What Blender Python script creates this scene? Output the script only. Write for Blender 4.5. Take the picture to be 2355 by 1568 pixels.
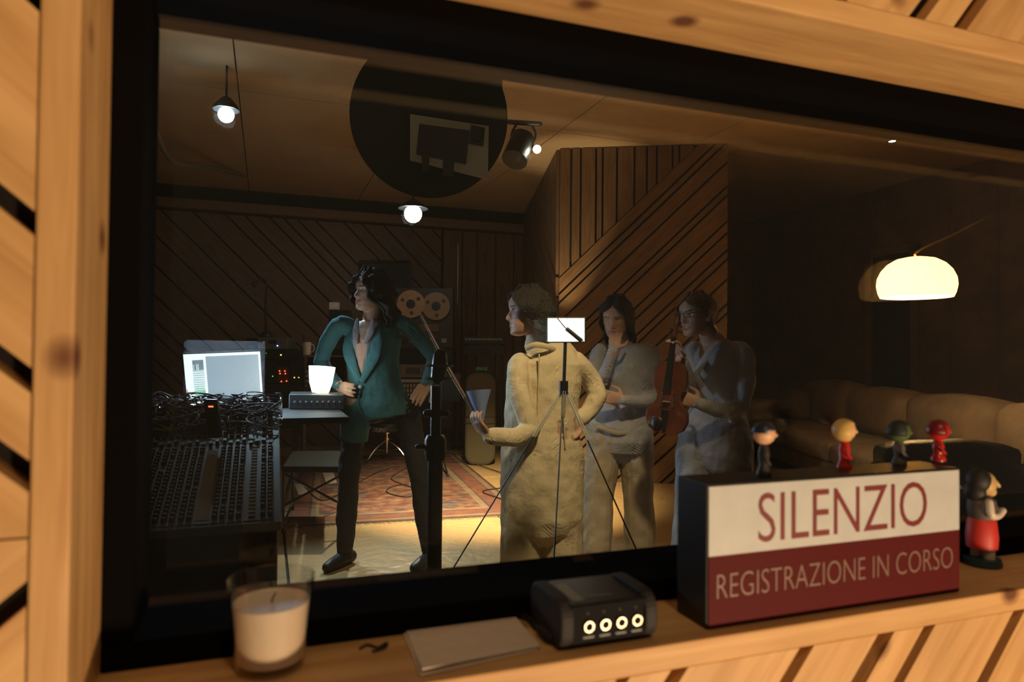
import bpy, bmesh, math, random
import numpy as np
from mathutils import Vector, Matrix, noise
from mathutils.kdtree import KDTree
random.seed(7)
for o in list(bpy.data.objects): bpy.data.objects.remove(o)
SC = bpy.context.scene
COL = SC.collection

# ------------------------------------------------------------------ camera
H = 1.25
FPX, CX, CY = 1570.0, 1177.5, 784.0
YAW, PITCH, ROLL = math.radians(19.8), math.radians(1.02), math.radians(.53)
FW = Vector((math.sin(YAW)*math.cos(PITCH), math.cos(YAW)*math.cos(PITCH), math.sin(PITCH)))
R0 = Vector((math.cos(YAW), -math.sin(YAW), 0)); U0 = R0.cross(FW)
RT = R0*math.cos(ROLL)+U0*math.sin(ROLL); UP = U0*math.cos(ROLL)-R0*math.sin(ROLL)
CAM = Vector((0, 0, H))
AW = Vector((math.sin(YAW), math.cos(YAW), 0))        # horizontal, away from the window corner
Z = Vector((0, 0, 1))
cd = bpy.data.cameras.new('camera'); cam = bpy.data.objects.new('camera', cd); COL.objects.link(cam)
mw = Matrix((RT, UP, -FW)).transposed().to_4x4(); mw.translation = CAM; cam.matrix_world = mw
cd.sensor_width = 36; cd.lens = FPX/2355*36; cd.clip_start = .02; cd.clip_end = 60
cd.dof.use_dof = True; cd.dof.focus_distance = 3.9; cd.dof.aperture_fstop = 4.6
SC.camera = cam
def ray(u, v): return FW+RT*((u-CX)/FPX)-UP*((v-CY)/FPX)
def ond(u, v, d): return CAM+ray(u, v)*d
def ony(u, v, y): r = ray(u, v); return CAM+r*(y/r.y)
def onx(u, v, x): r = ray(u, v); return CAM+r*(x/r.x)
def onz(u, v, z=0.0): r = ray(u, v); return CAM+r*((z-H)/r.z)

# ------------------------------------------------------------------ world, exposure, lights
w = bpy.data.worlds.new('world'); SC.world = w; w.use_nodes = True
w.node_tree.nodes['Background'].inputs[0].default_value = (1, .72, .45, 1)
w.node_tree.nodes['Background'].inputs[1].default_value = .05
vs = SC.view_settings; vs.view_transform = 'Standard'; vs.look = 'None'; vs.gamma = 1; vs.exposure = 0; vs.use_curve_mapping = False
def lamp(name, kind, loc, power, col, target=None, size=.1, angle=60, blend=.5, parent=None):
    l = bpy.data.lights.new(name, kind); l.energy = power; l.color = col
    if kind == 'AREA': l.size = size
    else: l.shadow_soft_size = size
    if kind == 'SPOT': l.spot_size = math.radians(angle); l.spot_blend = blend
    o = bpy.data.objects.new(name, l); COL.objects.link(o); o.location = loc
    if target is not None: o.rotation_euler = (Vector(target)-Vector(loc)).to_track_quat('-Z', 'Y').to_euler()
    if parent:
        o.parent = parent; o.location = Vector(loc)-parent.location
    return o
WARM = (1, .69, .40); WARM2 = (1, .70, .40); COOL = (.75, .88, 1)
# the room on the camera's side: one warm lamp behind the camera to the right, low
lamp('room_lamp', 'POINT', (1.25, -1.15, .22), 155, WARM, None, .09)
lamp('room_lamp_low', 'POINT', (-.1, -1.3, .12), 68, WARM, None, .12)
lamp('sill_top_fill', 'POINT', (.3, -.75, 2.95), 34, WARM, None, .15)  # unseen fill added from above to brighten the sill top and papers

# ------------------------------------------------------------------ materials
MATS = {}
def mat(name, col, rough=.6, metal=0, bump=0, bscale=200, var=0, vscale=8, emit=0, ecol=None, spec=.5, alpha=None):
    if name in MATS: return MATS[name]
    m = bpy.data.materials.new(name); m.use_nodes = True; MATS[name] = m
    nt = m.node_tree; b = nt.nodes['Principled BSDF']
    b.inputs['Base Color'].default_value = (*col, 1); b.inputs['Roughness'].default_value = rough
    b.inputs['Metallic'].default_value = metal; b.inputs['Specular IOR Level'].default_value = spec
    if emit:
        b.inputs['Emission Color'].default_value = (*(ecol or col), 1); b.inputs['Emission Strength'].default_value = emit
    if bump or var:
        tc = nt.nodes.new('ShaderNodeTexCoord')
    if var:
        n = nt.nodes.new('ShaderNodeTexNoise'); n.inputs['Scale'].default_value = vscale; n.inputs['Detail'].default_value = 5
        nt.links.new(tc.outputs['Object'], n.inputs['Vector'])
        r = nt.nodes.new('ShaderNodeValToRGB')
        r.color_ramp.elements[0].position = .3; r.color_ramp.elements[1].position = .7
        r.color_ramp.elements[0].color = (*[c*(1-var) for c in col], 1); r.color_ramp.elements[1].color = (*[min(1, c*(1+var)) for c in col], 1)
        nt.links.new(n.outputs['Fac'], r.inputs[0]); nt.links.new(r.outputs[0], b.inputs['Base Color'])
    if bump:
        n = nt.nodes.new('ShaderNodeTexNoise'); n.inputs['Scale'].default_value = bscale; n.inputs['Detail'].default_value = 4
        nt.links.new(tc.outputs['Object'], n.inputs['Vector'])
        bp = nt.nodes.new('ShaderNodeBump'); bp.inputs['Strength'].default_value = bump; bp.inputs['Distance'].default_value = .02
        nt.links.new(n.outputs['Fac'], bp.inputs['Height']); nt.links.new(bp.outputs[0], b.inputs['Normal'])
    return m
def wood(name, c1, c2, knot, rough=.55, kn=True, scale=1.0):
    """planks: grain along local x, a few knots, random offset per object"""
    m = bpy.data.materials.new(name); m.use_nodes = True; MATS[name] = m
    nt = m.node_tree; L = nt.links.new; N = nt.nodes.new; b = nt.nodes['Principled BSDF']; b.inputs['Roughness'].default_value = rough
    tc = N('ShaderNodeTexCoord'); oi = N('ShaderNodeObjectInfo')
    ad = N('ShaderNodeVectorMath'); ad.operation = 'MULTIPLY_ADD'; ad.inputs[1].default_value = (1, 1, 1)
    cx = N('ShaderNodeCombineXYZ'); ml = N('ShaderNodeMath'); ml.operation = 'MULTIPLY'; ml.inputs[1].default_value = 37
    L(oi.outputs['Random'], ml.inputs[0]); L(ml.outputs[0], cx.inputs[0]); L(ml.outputs[0], cx.inputs[1])
    L(tc.outputs['Object'], ad.inputs[0]); L(cx.outputs[0], ad.inputs[2])
    mp = N('ShaderNodeMapping'); mp.inputs['Scale'].default_value = (1.2*scale, 16*scale, 16*scale); L(ad.outputs[0], mp.inputs[0])
    n = N('ShaderNodeTexNoise'); n.inputs['Scale'].default_value = 3; n.inputs['Detail'].default_value = 6; n.inputs['Distortion'].default_value = .6
    L(mp.outputs[0], n.inputs['Vector'])
    r = N('ShaderNodeValToRGB'); r.color_ramp.elements[0].position = .32; r.color_ramp.elements[1].position = .68
    r.color_ramp.elements[0].color = (*c1, 1); r.color_ramp.elements[1].color = (*c2, 1); L(n.outputs['Fac'], r.inputs[0])
    col = r.outputs[0]
    n2 = N('ShaderNodeTexNoise'); n2.inputs['Scale'].default_value = 5*scale; L(ad.outputs[0], n2.inputs['Vector'])
    mx0 = N('ShaderNodeMix'); mx0.data_type = 'RGBA'; mx0.blend_type = 'MULTIPLY'; mx0.inputs['Factor'].default_value = .35
    L(col, mx0.inputs['A']); L(n2.outputs['Fac'], mx0.inputs['B']); col = mx0.outputs['Result']
    if kn:
        mk = N('ShaderNodeMapping'); mk.inputs['Scale'].default_value = (7*scale, 8.5*scale, 8.5*scale); L(ad.outputs[0], mk.inputs[0])
        vo = N('ShaderNodeTexVoronoi'); vo.inputs['Scale'].default_value = 1.0; L(mk.outputs[0], vo.inputs['Vector'])
        rk = N('ShaderNodeValToRGB'); rk.color_ramp.elements[0].position = .07; rk.color_ramp.elements[1].position = .17
        rk.color_ramp.elements[0].color = (1, 1, 1, 1); rk.color_ramp.elements[1].color = (0, 0, 0, 1); L(vo.outputs['Distance'], rk.inputs[0])
        mx = N('ShaderNodeMix'); mx.data_type = 'RGBA'; L(rk.outputs[0], mx.inputs['Factor']); L(col, mx.inputs['A']); mx.inputs['B'].default_value = (*knot, 1)
        col = mx.outputs['Result']
    L(col, b.inputs['Base Color'])
    bp = N('ShaderNodeBump'); bp.inputs['Strength'].default_value = .15; bp.inputs['Distance'].default_value = .01
    L(n.outputs['Fac'], bp.inputs['Height']); L(bp.outputs[0], b.inputs['Normal'])
    return m
PINE = wood('pine', (.62, .33, .12), (.82, .49, .205), (.15, .05, .018))
DARKWOOD = wood('brown_wood', (.16, .085, .038), (.245, .14, .066), (.10, .04, .02), .5, False)
BLACKFR = mat('black_frame', (.004, .0035, .0035), .95, spec=.03)
BACKING = mat('dark_gap', (.012, .009, .008), .9)
BLACK = mat('black_plastic', (.012, .012, .013), .45)
BLACKM = mat('black_matte', (.008, .008, .008), .85)
DGREY = mat('dark_grey_metal', (.05, .05, .055), .4, .6)
CHROME = mat('chrome', (.8, .78, .74), .15, 1)
SILVER = mat('silver_panel', (.35, .34, .32), .4, .5)
WHITE = mat('white_ceramic', (.75, .72, .68), .35)
def glass_mat(name, base=.04, tint=(.93, .95, .93)):
    m = bpy.data.materials.new(name); m.use_nodes = True; nt = m.node_tree; nt.nodes.clear(); L = nt.links.new; N = nt.nodes.new
    out = N('ShaderNodeOutputMaterial'); mix = N('ShaderNodeMixShader'); tr = N('ShaderNodeBsdfTransparent'); gl = N('ShaderNodeBsdfGlossy')
    tr.inputs[0].default_value = (*tint, 1); gl.inputs['Roughness'].default_value = .0; gl.inputs['Color'].default_value = (1, 1, 1, 1)
    lw = N('ShaderNodeLayerWeight'); lw.inputs['Blend'].default_value = .5
    p = N('ShaderNodeMath'); p.operation = 'POWER'; p.inputs[1].default_value = 4.0
    ma = N('ShaderNodeMath'); ma.operation = 'MULTIPLY_ADD'; ma.inputs[1].default_value = 1-base; ma.inputs[2].default_value = base; ma.use_clamp = True
    L(lw.outputs['Facing'], p.inputs[0]); L(p.outputs[0], ma.inputs[0]); L(ma.outputs[0], mix.inputs[0])
    L(tr.outputs[0], mix.inputs[1]); L(gl.outputs[0], mix.inputs[2]); L(mix.outputs[0], out.inputs[0])
    return m
GLASS = glass_mat('pane_glass')
TUMBLER = glass_mat('tumbler_glass', .09, (.95, .95, .94))

# ------------------------------------------------------------------ mesh helpers
def catmull(pts, k):
    pts = [Vector(p) for p in pts]
    if len(pts) < 3 or k <= 1: return pts
    out = []
    P = [2*pts[0]-pts[1]]+pts+[2*pts[-1]-pts[-2]]
    for i in range(1, len(P)-2):
        for j in range(k):
            t = j/k; a, b, c, d = P[i-1], P[i], P[i+1], P[i+2]
            out.append(.5*((2*b)+(c-a)*t+(2*a-5*b+4*c-d)*t*t+(3*b-a-3*c+d)*t**3))
    out.append(pts[-1]); return out
class MB:
    def __init__(s): s.v = []; s.f = []; s.m = []
    def add(s, vs, fs, m=0):
        o = len(s.v); s.v += [tuple(v) for v in vs]; s.f += [tuple(i+o for i in f) for f in fs]; s.m += [m]*len(fs); return s
    def box(s, lo, hi, m=0, M=None):
        x0, y0, z0 = lo; x1, y1, z1 = hi
        vs = [Vector(p) for p in ((x0,y0,z0),(x1,y0,z0),(x1,y1,z0),(x0,y1,z0),(x0,y0,z1),(x1,y0,z1),(x1,y1,z1),(x0,y1,z1))]
        if M is not None: vs = [M @ v for v in vs]
        return s.add(vs, [(0,3,2,1),(4,5,6,7),(0,1,5,4),(1,2,6,5),(2,3,7,6),(3,0,4,7)], m)
    def cbox(s, c, sz, m=0, M=None):
        c = Vector(c); h = Vector(sz)*.5; return s.box(c-h, c+h, m, M)
    def hexa(s, q0, q1, m=0):
        return s.add(list(q0)+list(q1), [(0,3,2,1),(4,5,6,7),(0,1,5,4),(1,2,6,5),(2,3,7,6),(3,0,4,7)], m)
    def tube(s, pts, r, n=10, m=0, k=1, side=None, cap=True):
        """r: number, list of numbers or list of (rx, ry); rx lies along 'side'"""
        raw = [Vector(p) for p in pts]
        rs = r if isinstance(r, (list, tuple)) else [r]*len(raw)
        rs = [(a if isinstance(a, (list, tuple)) else (a, a)) for a in rs]
        P = catmull(raw, k)
        if len(P) > len(raw):
            rx = np.interp(np.linspace(0, len(raw)-1, len(P)), range(len(raw)), [a[0] for a in rs]); ry = np.interp(np.linspace(0, len(raw)-1, len(P)), range(len(raw)), [a[1] for a in rs])
        else: rx = [a[0] for a in rs]; ry = [a[1] for a in rs]
        T = []
        for i in range(len(P)):
            t = P[min(i+1, len(P)-1)]-P[max(i-1, 0)]
            T.append(t.normalized() if t.length > 1e-9 else Vector((0, 0, 1)))
        vs = []; fs = []
        sd = Vector(side) if side is not None else (T[0].orthogonal())
        rings = []
        for i, p in enumerate(P):
            t = T[i]; a = sd-t*sd.dot(t)
            if a.length < 1e-6: a = t.orthogonal()
            a.normalize(); b = t.cross(a)
            if side is None: sd = a
            rings.append((p, a, b, t, rx[i], ry[i]))
        R = list(rings)
        if cap:
            p, a, b, t, x, y = rings[0]; h = min(x, y)
            R = [(p-t*h*math.sin(q), a, b, t, x*math.cos(q), y*math.cos(q)) for q in (1.45, 1.0, .5)]+R
            p, a, b, t, x, y = rings[-1]; h = min(x, y)
            R = R+[(p+t*h*math.sin(q), a, b, t, x*math.cos(q), y*math.cos(q)) for q in (.5, 1.0, 1.45)]
        for p, a, b, t, x, y in R:
            for j in range(n):
                q = 2*math.pi*j/n; vs.append(p+a*(x*math.cos(q))+b*(y*math.sin(q)))
        for i in range(len(R)-1):
            for j in range(n): fs.append((i*n+j, i*n+(j+1) % n, (i+1)*n+(j+1) % n, (i+1)*n+j))
        fs.append(tuple(range(n-1, -1, -1))); fs.append(tuple((len(R)-1)*n+j for j in range(n)))
        return s.add(vs, fs, m)
    def rod(s, a, b, r, n=8, m=0): return s.tube([a, b], r, n, m, cap=False)
    def lathe(s, prof, n=24, m=0, M=None, closed=False):
        vs = []; fs = []; k = len(prof)
        for r, z in prof:
            for j in range(n):
                q = 2*math.pi*j/n; v = Vector((r*math.cos(q), r*math.sin(q), z)); vs.append(M @ v if M is not None else v)
        for i in range(k if closed else k-1):
            i2 = (i+1) % k
            for j in range(n): fs.append((i*n+j, i*n+(j+1) % n, i2*n+(j+1) % n, i2*n+j))
        if not closed:
            if prof[0][0] > 1e-5: fs.append(tuple(range(n-1, -1, -1)))
            if prof[-1][0] > 1e-5: fs.append(tuple((k-1)*n+j for j in range(n)))
        return s.add(vs, fs, m)
    def ball(s, c, r, n=14, m=0, M=None):
        r = r if isinstance(r, (tuple, list)) else (r, r, r); vs = []; fs = []; k = max(6, n//2)
        for i in range(k+1):
            a = math.pi*i/k-math.pi/2
            for j in range(n):
                q = 2*math.pi*j/n; v = Vector((r[0]*math.cos(a)*math.cos(q), r[1]*math.cos(a)*math.sin(q), r[2]*math.sin(a)))
                vs.append((M @ v if M is not None else v)+Vector(c))
        for i in range(k):
            for j in range(n): fs.append((i*n+j, i*n+(j+1) % n, (i+1)*n+(j+1) % n, (i+1)*n+j))
        return s.add(vs, fs, m)
    def prism(s, poly, h, m=0, M=None, z0=0):
        n = len(poly); vs = [Vector((x, y, z0)) for x, y in poly]+[Vector((x, y, z0+h)) for x, y in poly]
        if M is not None: vs = [M @ v for v in vs]
        fs = [tuple(range(n-1, -1, -1)), tuple(range(n, 2*n))]+[(i, (i+1) % n, n+(i+1) % n, n+i) for i in range(n)]
        return s.add(vs, fs, m)
    def build(s, name, mats, parent=None, smooth=True, origin=None, M=None, bevel=0, mesh=None):
        if mesh is None:
            mesh = bpy.data.meshes.new(name)
            o3 = Vector(origin) if origin is not None else None
            vs = [tuple(Vector(v)-o3) for v in s.v] if o3 is not None else s.v
            mesh.from_pydata(vs, [], s.f); 
            for mm in (mats if isinstance(mats, (list, tuple)) else [mats]): mesh.materials.append(mm)
            mesh.polygons.foreach_set('material_index', s.m)
            bm = bmesh.new(); bm.from_mesh(mesh); bmesh.ops.recalc_face_normals(bm, faces=bm.faces); bm.to_mesh(mesh); bm.free()
            if smooth:
                mesh.polygons.foreach_set('use_smooth', [True]*len(mesh.polygons)); mesh.update()
                try: mesh.set_sharp_from_angle(angle=math.radians(38))
                except Exception: pass
        o = bpy.data.objects.new(name, mesh); COL.objects.link(o)
        if M is not None: o.matrix_basis = M
        elif origin is not None: o.location = origin
        if parent is not None:
            o.parent = parent
            if M is None and origin is None: pass
            elif M is None: o.location = Vector(origin)-parent.location
        if bevel:
            b = o.modifiers.new('bevel', 'BEVEL'); b.width = bevel; b.segments = 2; b.limit_method = 'ANGLE'
        return o
def tag(o, label=None, cat=None, group=None, kind=None):
    if label: o['label'] = label
    if cat: o['category'] = cat
    if group: o['group'] = group
    if kind: o['kind'] = kind
    return o
def thing(name, label, cat, loc=(0, 0, 0), group=None):
    o = bpy.data.objects.new(name, None); COL.objects.link(o); o.location = loc; o.empty_display_size = .05
    return tag(o, label, cat, group)
def part(mb, name, mats, root, **k):
    """mesh given in world coordinates, stored relative to its thing"""
    org = root.matrix_basis.translation if root.parent is None else (root.parent.matrix_basis.translation+root.matrix_basis.translation)
    o = mb.build(name, mats, None, origin=org, **k); o.parent = root; o.location = (0, 0, 0); return o
def frame(x, y, z, o):
    m = Matrix((Vector(x), Vector(y), Vector(z))).transposed().to_4x4(); m.translation = Vector(o); return m
def clip(poly, nx, ny, c):
    out = []
    for i in range(len(poly)):
        p, q = poly[i], poly[(i+1) % len(poly)]; dp = nx*p[0]+ny*p[1]-c; dq = nx*q[0]+ny*q[1]-c
        if dp <= 0: out.append(p)
        if dp*dq < 0: t = dp/(dp-dq); out.append((p[0]+(q[0]-p[0])*t, p[1]+(q[1]-p[1])*t))
    return out
def planks(parent, org, ex, ez, nrm, region, theta, cuts, thick, mats, name='plank'):
    """boards on a wall: strips of 'region' (2-D, along ex/ez) running at angle theta, cut across at 'cuts'"""
    ca, sa = math.cos(theta), math.sin(theta); ex, ez, nrm = Vector(ex), Vector(ez), Vector(nrm)
    ax = ex*ca+ez*sa; ac = -ex*sa+ez*ca
    for b0, b1 in cuts:
        pl = clip(clip(region, sa, -ca, -b0), -sa, ca, b1)
        if len(pl) < 3: continue
        loc = [(x*ca+z*sa, -x*sa+z*ca) for x, z in pl]
        a0 = sum(p[0] for p in loc)/len(loc); c0 = sum(p[1] for p in loc)/len(loc)
        if max(p[0] for p in loc)-min(p[0] for p in loc) < .03: continue
        mb = MB().prism([(p[0]-a0, p[1]-c0) for p in loc], thick)
        M = frame(ax, ac, nrm, Vector(org)+ax*a0+ac*c0)
        o = mb.build(name, mats, None, smooth=False); o.matrix_basis = M; o.parent = parent
def text_mesh(txt, name, material, parent, M, width, height, depth=.0008, off=0):
    cu = bpy.data.curves.new(name, 'FONT'); cu.body = txt; cu.size = 1; cu.extrude = .5; cu.resolution_u = 4; cu.offset = off
    t = bpy.data.objects.new(name, cu); COL.objects.link(t); dg = bpy.context.evaluated_depsgraph_get()
    me = bpy.data.meshes.new_from_object(t.evaluated_get(dg)); bpy.data.objects.remove(t)
    co = np.zeros(len(me.vertices)*3); me.vertices.foreach_get('co', co); co = co.reshape(-1, 3)
    lo, hi = co.min(0), co.max(0); co = (co-lo)/(hi-lo)-np.array([.5, .5, 0]); co *= np.array([width, height, depth])
    me.vertices.foreach_set('co', co.ravel()); me.materials.clear(); me.materials.append(material); me.update()
    o = bpy.data.objects.new(name, me); COL.objects.link(o); o.matrix_basis = M; o.parent = parent
    if parent is not None: o.matrix_basis = Matrix.Translation(-parent.location) @ M
    return o

# ================================================================== SETTING
FARY, CEIL, RX = 9.4, 3.31, 3.9
def structure(mb, name, mats, **k):
    return tag(mb.build(name, mats, None, smooth=False, **k), kind='structure')
WALLBR = mat('wall_brown', (.16, .085, .045), .8, 0, .3, 60, .25, 3)
# ---- the window wall
XL, XR, SZ, TZ, YF, YB = -.153, 1.90, .923, 1.674, .67, .79
mb = MB()
mb.box((-3.0, .70, 0), (XL-.03, .95, CEIL)).box((XR+.03, .70, 0), (8.0, .95, CEIL)).box((XL-.03, .70, 0), (XR+.03, .95, SZ-.03)).box((XL-.03, .70, TZ+.03), (XR+.03, .95, CEIL))
wall_window = structure(mb, 'wall_window', BACKING)
O0, EX, NR = (0, .70, 0), (1, 0, 0), (0, -1, 0)
def zi(v, u=71): return ony(u, v, YF).z
def xi(u, v): return ony(u, v, YF).x
TH = .028
# left of the casing: boards coming down to the right above, up to the right below
def chev(x_edge, gaps, th, region):
    ca, sa = math.cos(th), math.sin(th)
    bs = [(-x_edge*sa+z0*ca, -x_edge*sa+z1*ca) for z0, z1 in gaps]       # gap intervals across
    bs = sorted((min(a), max(a)) for a in bs); lo = bs[0][0]-.4; cuts = []
    for a, b in bs: cuts.append((lo, a)); lo = b
    cuts.append((lo, lo+.4))
    planks(wall_window, O0, EX, Z, NR, region, th, cuts, TH, PINE)
xe = XL-.031; zc = zi(1235)
chev(xe, [(zi(541), zi(484)), (zi(905), zi(846)), (zi(1133), zi(1060)), (zi(22), zi(-35)), (zi(-290), zi(-345))], math.radians(-41), [(xe-.75, zc), (xe, zc), (xe, 2.3), (xe-.75, 2.3)])
chev(xe, [(zi(1397), zi(1337)), (zi(1640), zi(1580)), (zi(1900), zi(1850))], math.radians(41), [(xe-.75, .3), (xe, .3), (xe, zc-.002), (xe-.75, zc-.002)])
# below the sill
def chev_x(z_edge, gaps, th, region):
    ca, sa = math.cos(th), math.sin(th)
    bs = sorted((min(-x0*sa+z_edge*ca, -x1*sa+z_edge*ca), max(-x0*sa+z_edge*ca, -x1*sa+z_edge*ca)) for x0, x1 in gaps)
    lo = bs[0][0]-.3; cuts = []
    for a, b in bs: cuts.append((lo, a)); lo = b
    cuts.append((lo, lo+.3))
    planks(wall_window, O0, EX, Z, NR, region, th, cuts, TH, PINE)
ze = SZ-.0305
g = [(xi(1420, 1562), xi(1452, 1560)), (xi(1546, 1541), xi(1586, 1536)), (xi(1842, 1488), xi(1876, 1484)), (xi(2022, 1456), xi(2061, 1450)), (xi(2128, 1438), xi(2155, 1433)), (xi(2334, 1400), xi(2362, 1396)), (xi(1235, 1595), xi(1268, 1590)), (xi(1010, 1640), xi(1040, 1636)), (1.14, 1.16), (1.28, 1.31), (1.45, 1.47), (1.62, 1.65)]
chev_x(ze, g, math.radians(50), [(XL-.03, .35), (XR+.03, .35), (XR+.03, ze), (XL-.03, ze)])
zt = TZ+.0305
g = [(xi(2093, 44), xi(2130, 48)), (xi(2196, 67), xi(2226, 73)), (xi(1915, 4), xi(1950, 11)), (xi(1700, -40), xi(1735, -34)), (xi(2370, 105), xi(2400, 110)), (1.2, 1.23), (1.36, 1.38), (.3, .33), (.12, .14), (.45, .47)]
chev_x(zt, g, math.radians(50), [(XL-.03, zt), (XR+.03, zt), (XR+.03, 2.2), (XL-.03, 2.2)])
planks(wall_window, O0, EX, Z, NR, [(XR+.032, .4), (XR+.9, .4), (XR+.9, 2.2), (XR+.032, 2.2)], math.radians(40), [(-1.6+i*.13, -1.6+i*.13+.115) for i in range(26)], TH, PINE)
# ---- the window: board lining, black frame, two panes
win = tag(bpy.data.objects.new('window_1', None), kind='structure'); COL.objects.link(win)
def board(name, c, length, wy, wz, axis, m=PINE, bevel=.0025):
    """box with its long side as local x"""
    h = (length/2, wy/2, wz/2); mb_ = MB().box((-h[0], -h[1], -h[2]), h)
    M = Matrix.Translation(c) if axis == 'x' else frame((0, 0, 1), (0, 1, 0), (-1, 0, 0), c)
    o = mb_.build(name, m, None, smooth=False, bevel=bevel); o.matrix_basis = M; o.parent = win; return o
YD = .165
board('sill_board', ((XL+XR)/2, YF+YD/2, SZ-.015), XR-XL+.06, YD, .03, 'x')
board('head_board', ((XL+XR)/2, YF+YD/2, TZ+.015), XR-XL+.06, YD, .03, 'x')
board('jamb_board', (XL-.015, YF+YD/2, (SZ+TZ)/2), TZ-SZ, YD, .03, 'z')
board('jamb_board', (XR+.015, YF+YD/2, (SZ+TZ)/2), TZ-SZ, YD, .03, 'z')
for nm, y0, y1, wd in (('frame_rail', YB, .868, .029), ('inner_frame_rail', .878, .95, .022)):
    yc, dy = (y0+y1)/2, y1-y0
    board(nm, ((XL+XR)/2, yc, SZ+wd/2), XR-XL-.001, dy, wd, 'x', BLACKFR, .003); board(nm, ((XL+XR)/2, yc, TZ-wd/2), XR-XL-.001, dy, wd, 'x', BLACKFR, .003)
    board(nm, (XL+wd/2, yc, (SZ+TZ)/2), TZ-SZ-2*wd, dy, wd, 'z', BLACKFR, .003); board(nm, (XR-wd/2, yc, (SZ+TZ)/2), TZ-SZ-2*wd, dy, wd, 'z', BLACKFR, .003)
board('gasket', ((XL+XR)/2, .873, SZ+.011), XR-XL-.001, .0099, .022, 'x', BLACKM, 0)
for y in (.842, .915):
    o = MB().box((XL+.02, y, SZ+.02), (XR-.02, y+.005, TZ-.02)).build('pane', GLASS, win, smooth=False)

# ---- the studio behind the glass
FLOORM = bpy.data.materials.new('floor_slab'); FLOORM.use_nodes = True
nt = FLOORM.node_tree; b = nt.nodes['Principled BSDF']; N = nt.nodes.new; L = nt.links.new
tc = N('ShaderNodeTexCoord'); oi = N('ShaderNodeObjectInfo'); n = N('ShaderNodeTexNoise'); n.inputs['Scale'].default_value = 2.5; n.inputs['Detail'].default_value = 7
L(tc.outputs['Object'], n.inputs['Vector']); r = N('ShaderNodeValToRGB'); r.color_ramp.elements[0].color = (.33, .21, .095, 1); r.color_ramp.elements[1].color = (.47, .32, .16, 1)
L(n.outputs['Fac'], r.inputs[0]); L(r.outputs[0], b.inputs['Base Color']); b.inputs['Roughness'].default_value = .36
n2 = N('ShaderNodeTexNoise'); n2.inputs['Scale'].default_value = 14; n2.inputs['Detail'].default_value = 6; L(tc.outputs['Object'], n2.inputs['Vector'])
bp = N('ShaderNodeBump'); bp.inputs['Strength'].default_value = .5; bp.inputs['Distance'].default_value = .02; L(n2.outputs['Fac'], bp.inputs['Height']); L(bp.outputs[0], b.inputs['Normal'])
floor = structure(MB().box((-3, .7, -.1), (8, 10, -.012)), 'floor', BACKING)
slab = None; nx = 0
for i in range(7):
    for j in range(6):
        x0, y0 = -2.98+i*1.56+(.3 if j % 2 else 0), .98+j*1.40
        if slab is None:
            slab = MB().box((0, 0, -.012), (1.545, 1.388, 0)).build('slab', FLOORM, floor, smooth=False, bevel=.003); o = slab
        else:
            o = slab.copy(); COL.objects.link(o)
        o.location = (x0, y0, 0); o.parent = floor
CEILM = mat('ceiling_panel', (.46, .32, .19), .85, 0, .15, 30, .08, 2)
ceiling = structure(MB().box((-3, .7, CEIL), (8, 10, CEIL+.1)), 'ceiling', BACKING)
cp = None
for i in range(8):
    for j in range(7):
        if cp is None: cp = MB().box((0, 0, -.012), (1.365, 1.19, 0)).build('panel', CEILM, ceiling, smooth=False); o = cp
        else: o = cp.copy(); COL.objects.link(o)
        o.location = (-2.98+i*1.375, .97+j*1.2, CEIL); o.parent = ceiling
wall_far = structure(MB().box((-3, FARY, 0), (RX+.4, FARY+.2, CEIL)), 'wall_far', BACKING)
cuts = []; bb = -1.0
rr = random.Random(3)
while bb < 8.5:
    wdt = rr.choice([.10, .14, .19, .24]); cuts.append((bb, bb+wdt)); bb += wdt+.022
planks(wall_far, (0, FARY, 0), EX, Z, NR, [(-2.8, .0), (2.3, .0), (2.3, 2.98), (-2.8, 2.98)], math.radians(-45), [(a-3, b-3) for a, b in cuts], .03, DARKWOOD)
cuts2 = []; bb = 2.34
while bb < RX-.05:
    wdt = rr.choice([.12, .2, .26]); cuts2.append((-min(bb+wdt, RX-.01), -bb)); bb += wdt+.02
planks(wall_far, (0, FARY, 0), EX, Z, NR, [(2.32, 0), (RX-.01, 0), (RX-.01, 2.98), (2.32, 2.98)], math.radians(90), cuts2, .03, DARKWOOD)
# beam along the top of the far wall
BEAM = mat('beam_brown', (.20, .12, .065), .6, 0, .2, 40)
tag(MB().box((-2.8, FARY-.16, 3.0), (RX-.02, FARY-.005, 3.12)).build('trim_1', BEAM, None, smooth=False, bevel=.01), kind='structure')
tag(MB().box((-2.8, FARY-.07, 3.12), (RX-.02, FARY-.005, CEIL-.015)).build('trim_2', BLACKM, None, smooth=False), kind='structure')
# chevron wall on the right: a corner post line with a V, upright boards above it, slanting ones under it
BC = Vector((2.74, 6.24, 0)); WD = Vector((.888, -.46, 0)).normalized(); WN = Vector((WD.y, -WD.x, 0)); WL = 1.62; top = CEIL-.02
if WN.dot(-BC) < 0: WN = -WN
RE = Vector((3.56, FARY-.035, 0)); RD = (RE-BC).normalized(); RNn = Vector((-RD.y, RD.x, 0)); RL = (RE-BC).length
def slab_wall(a, b2, nrm_, name, th_=.12):
    return structure(MB().hexa([a, b2, b2-nrm_*th_, a-nrm_*th_], [p_+Z*CEIL for p_ in (a, b2, b2-nrm_*th_, a-nrm_*th_)]), name, BACKING)
EC = BC+WD*WL
wall_right = slab_wall(BC, EC, WN, 'wall_right'); wall_return = slab_wall(BC, RE, RNn, 'wall_return')
vz = 2.0
def wr(par, d_, n_, region, th, cu): planks(par, BC+n_*0, d_, Z, n_, region, th, cu, .03, DARKWOOD)
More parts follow.
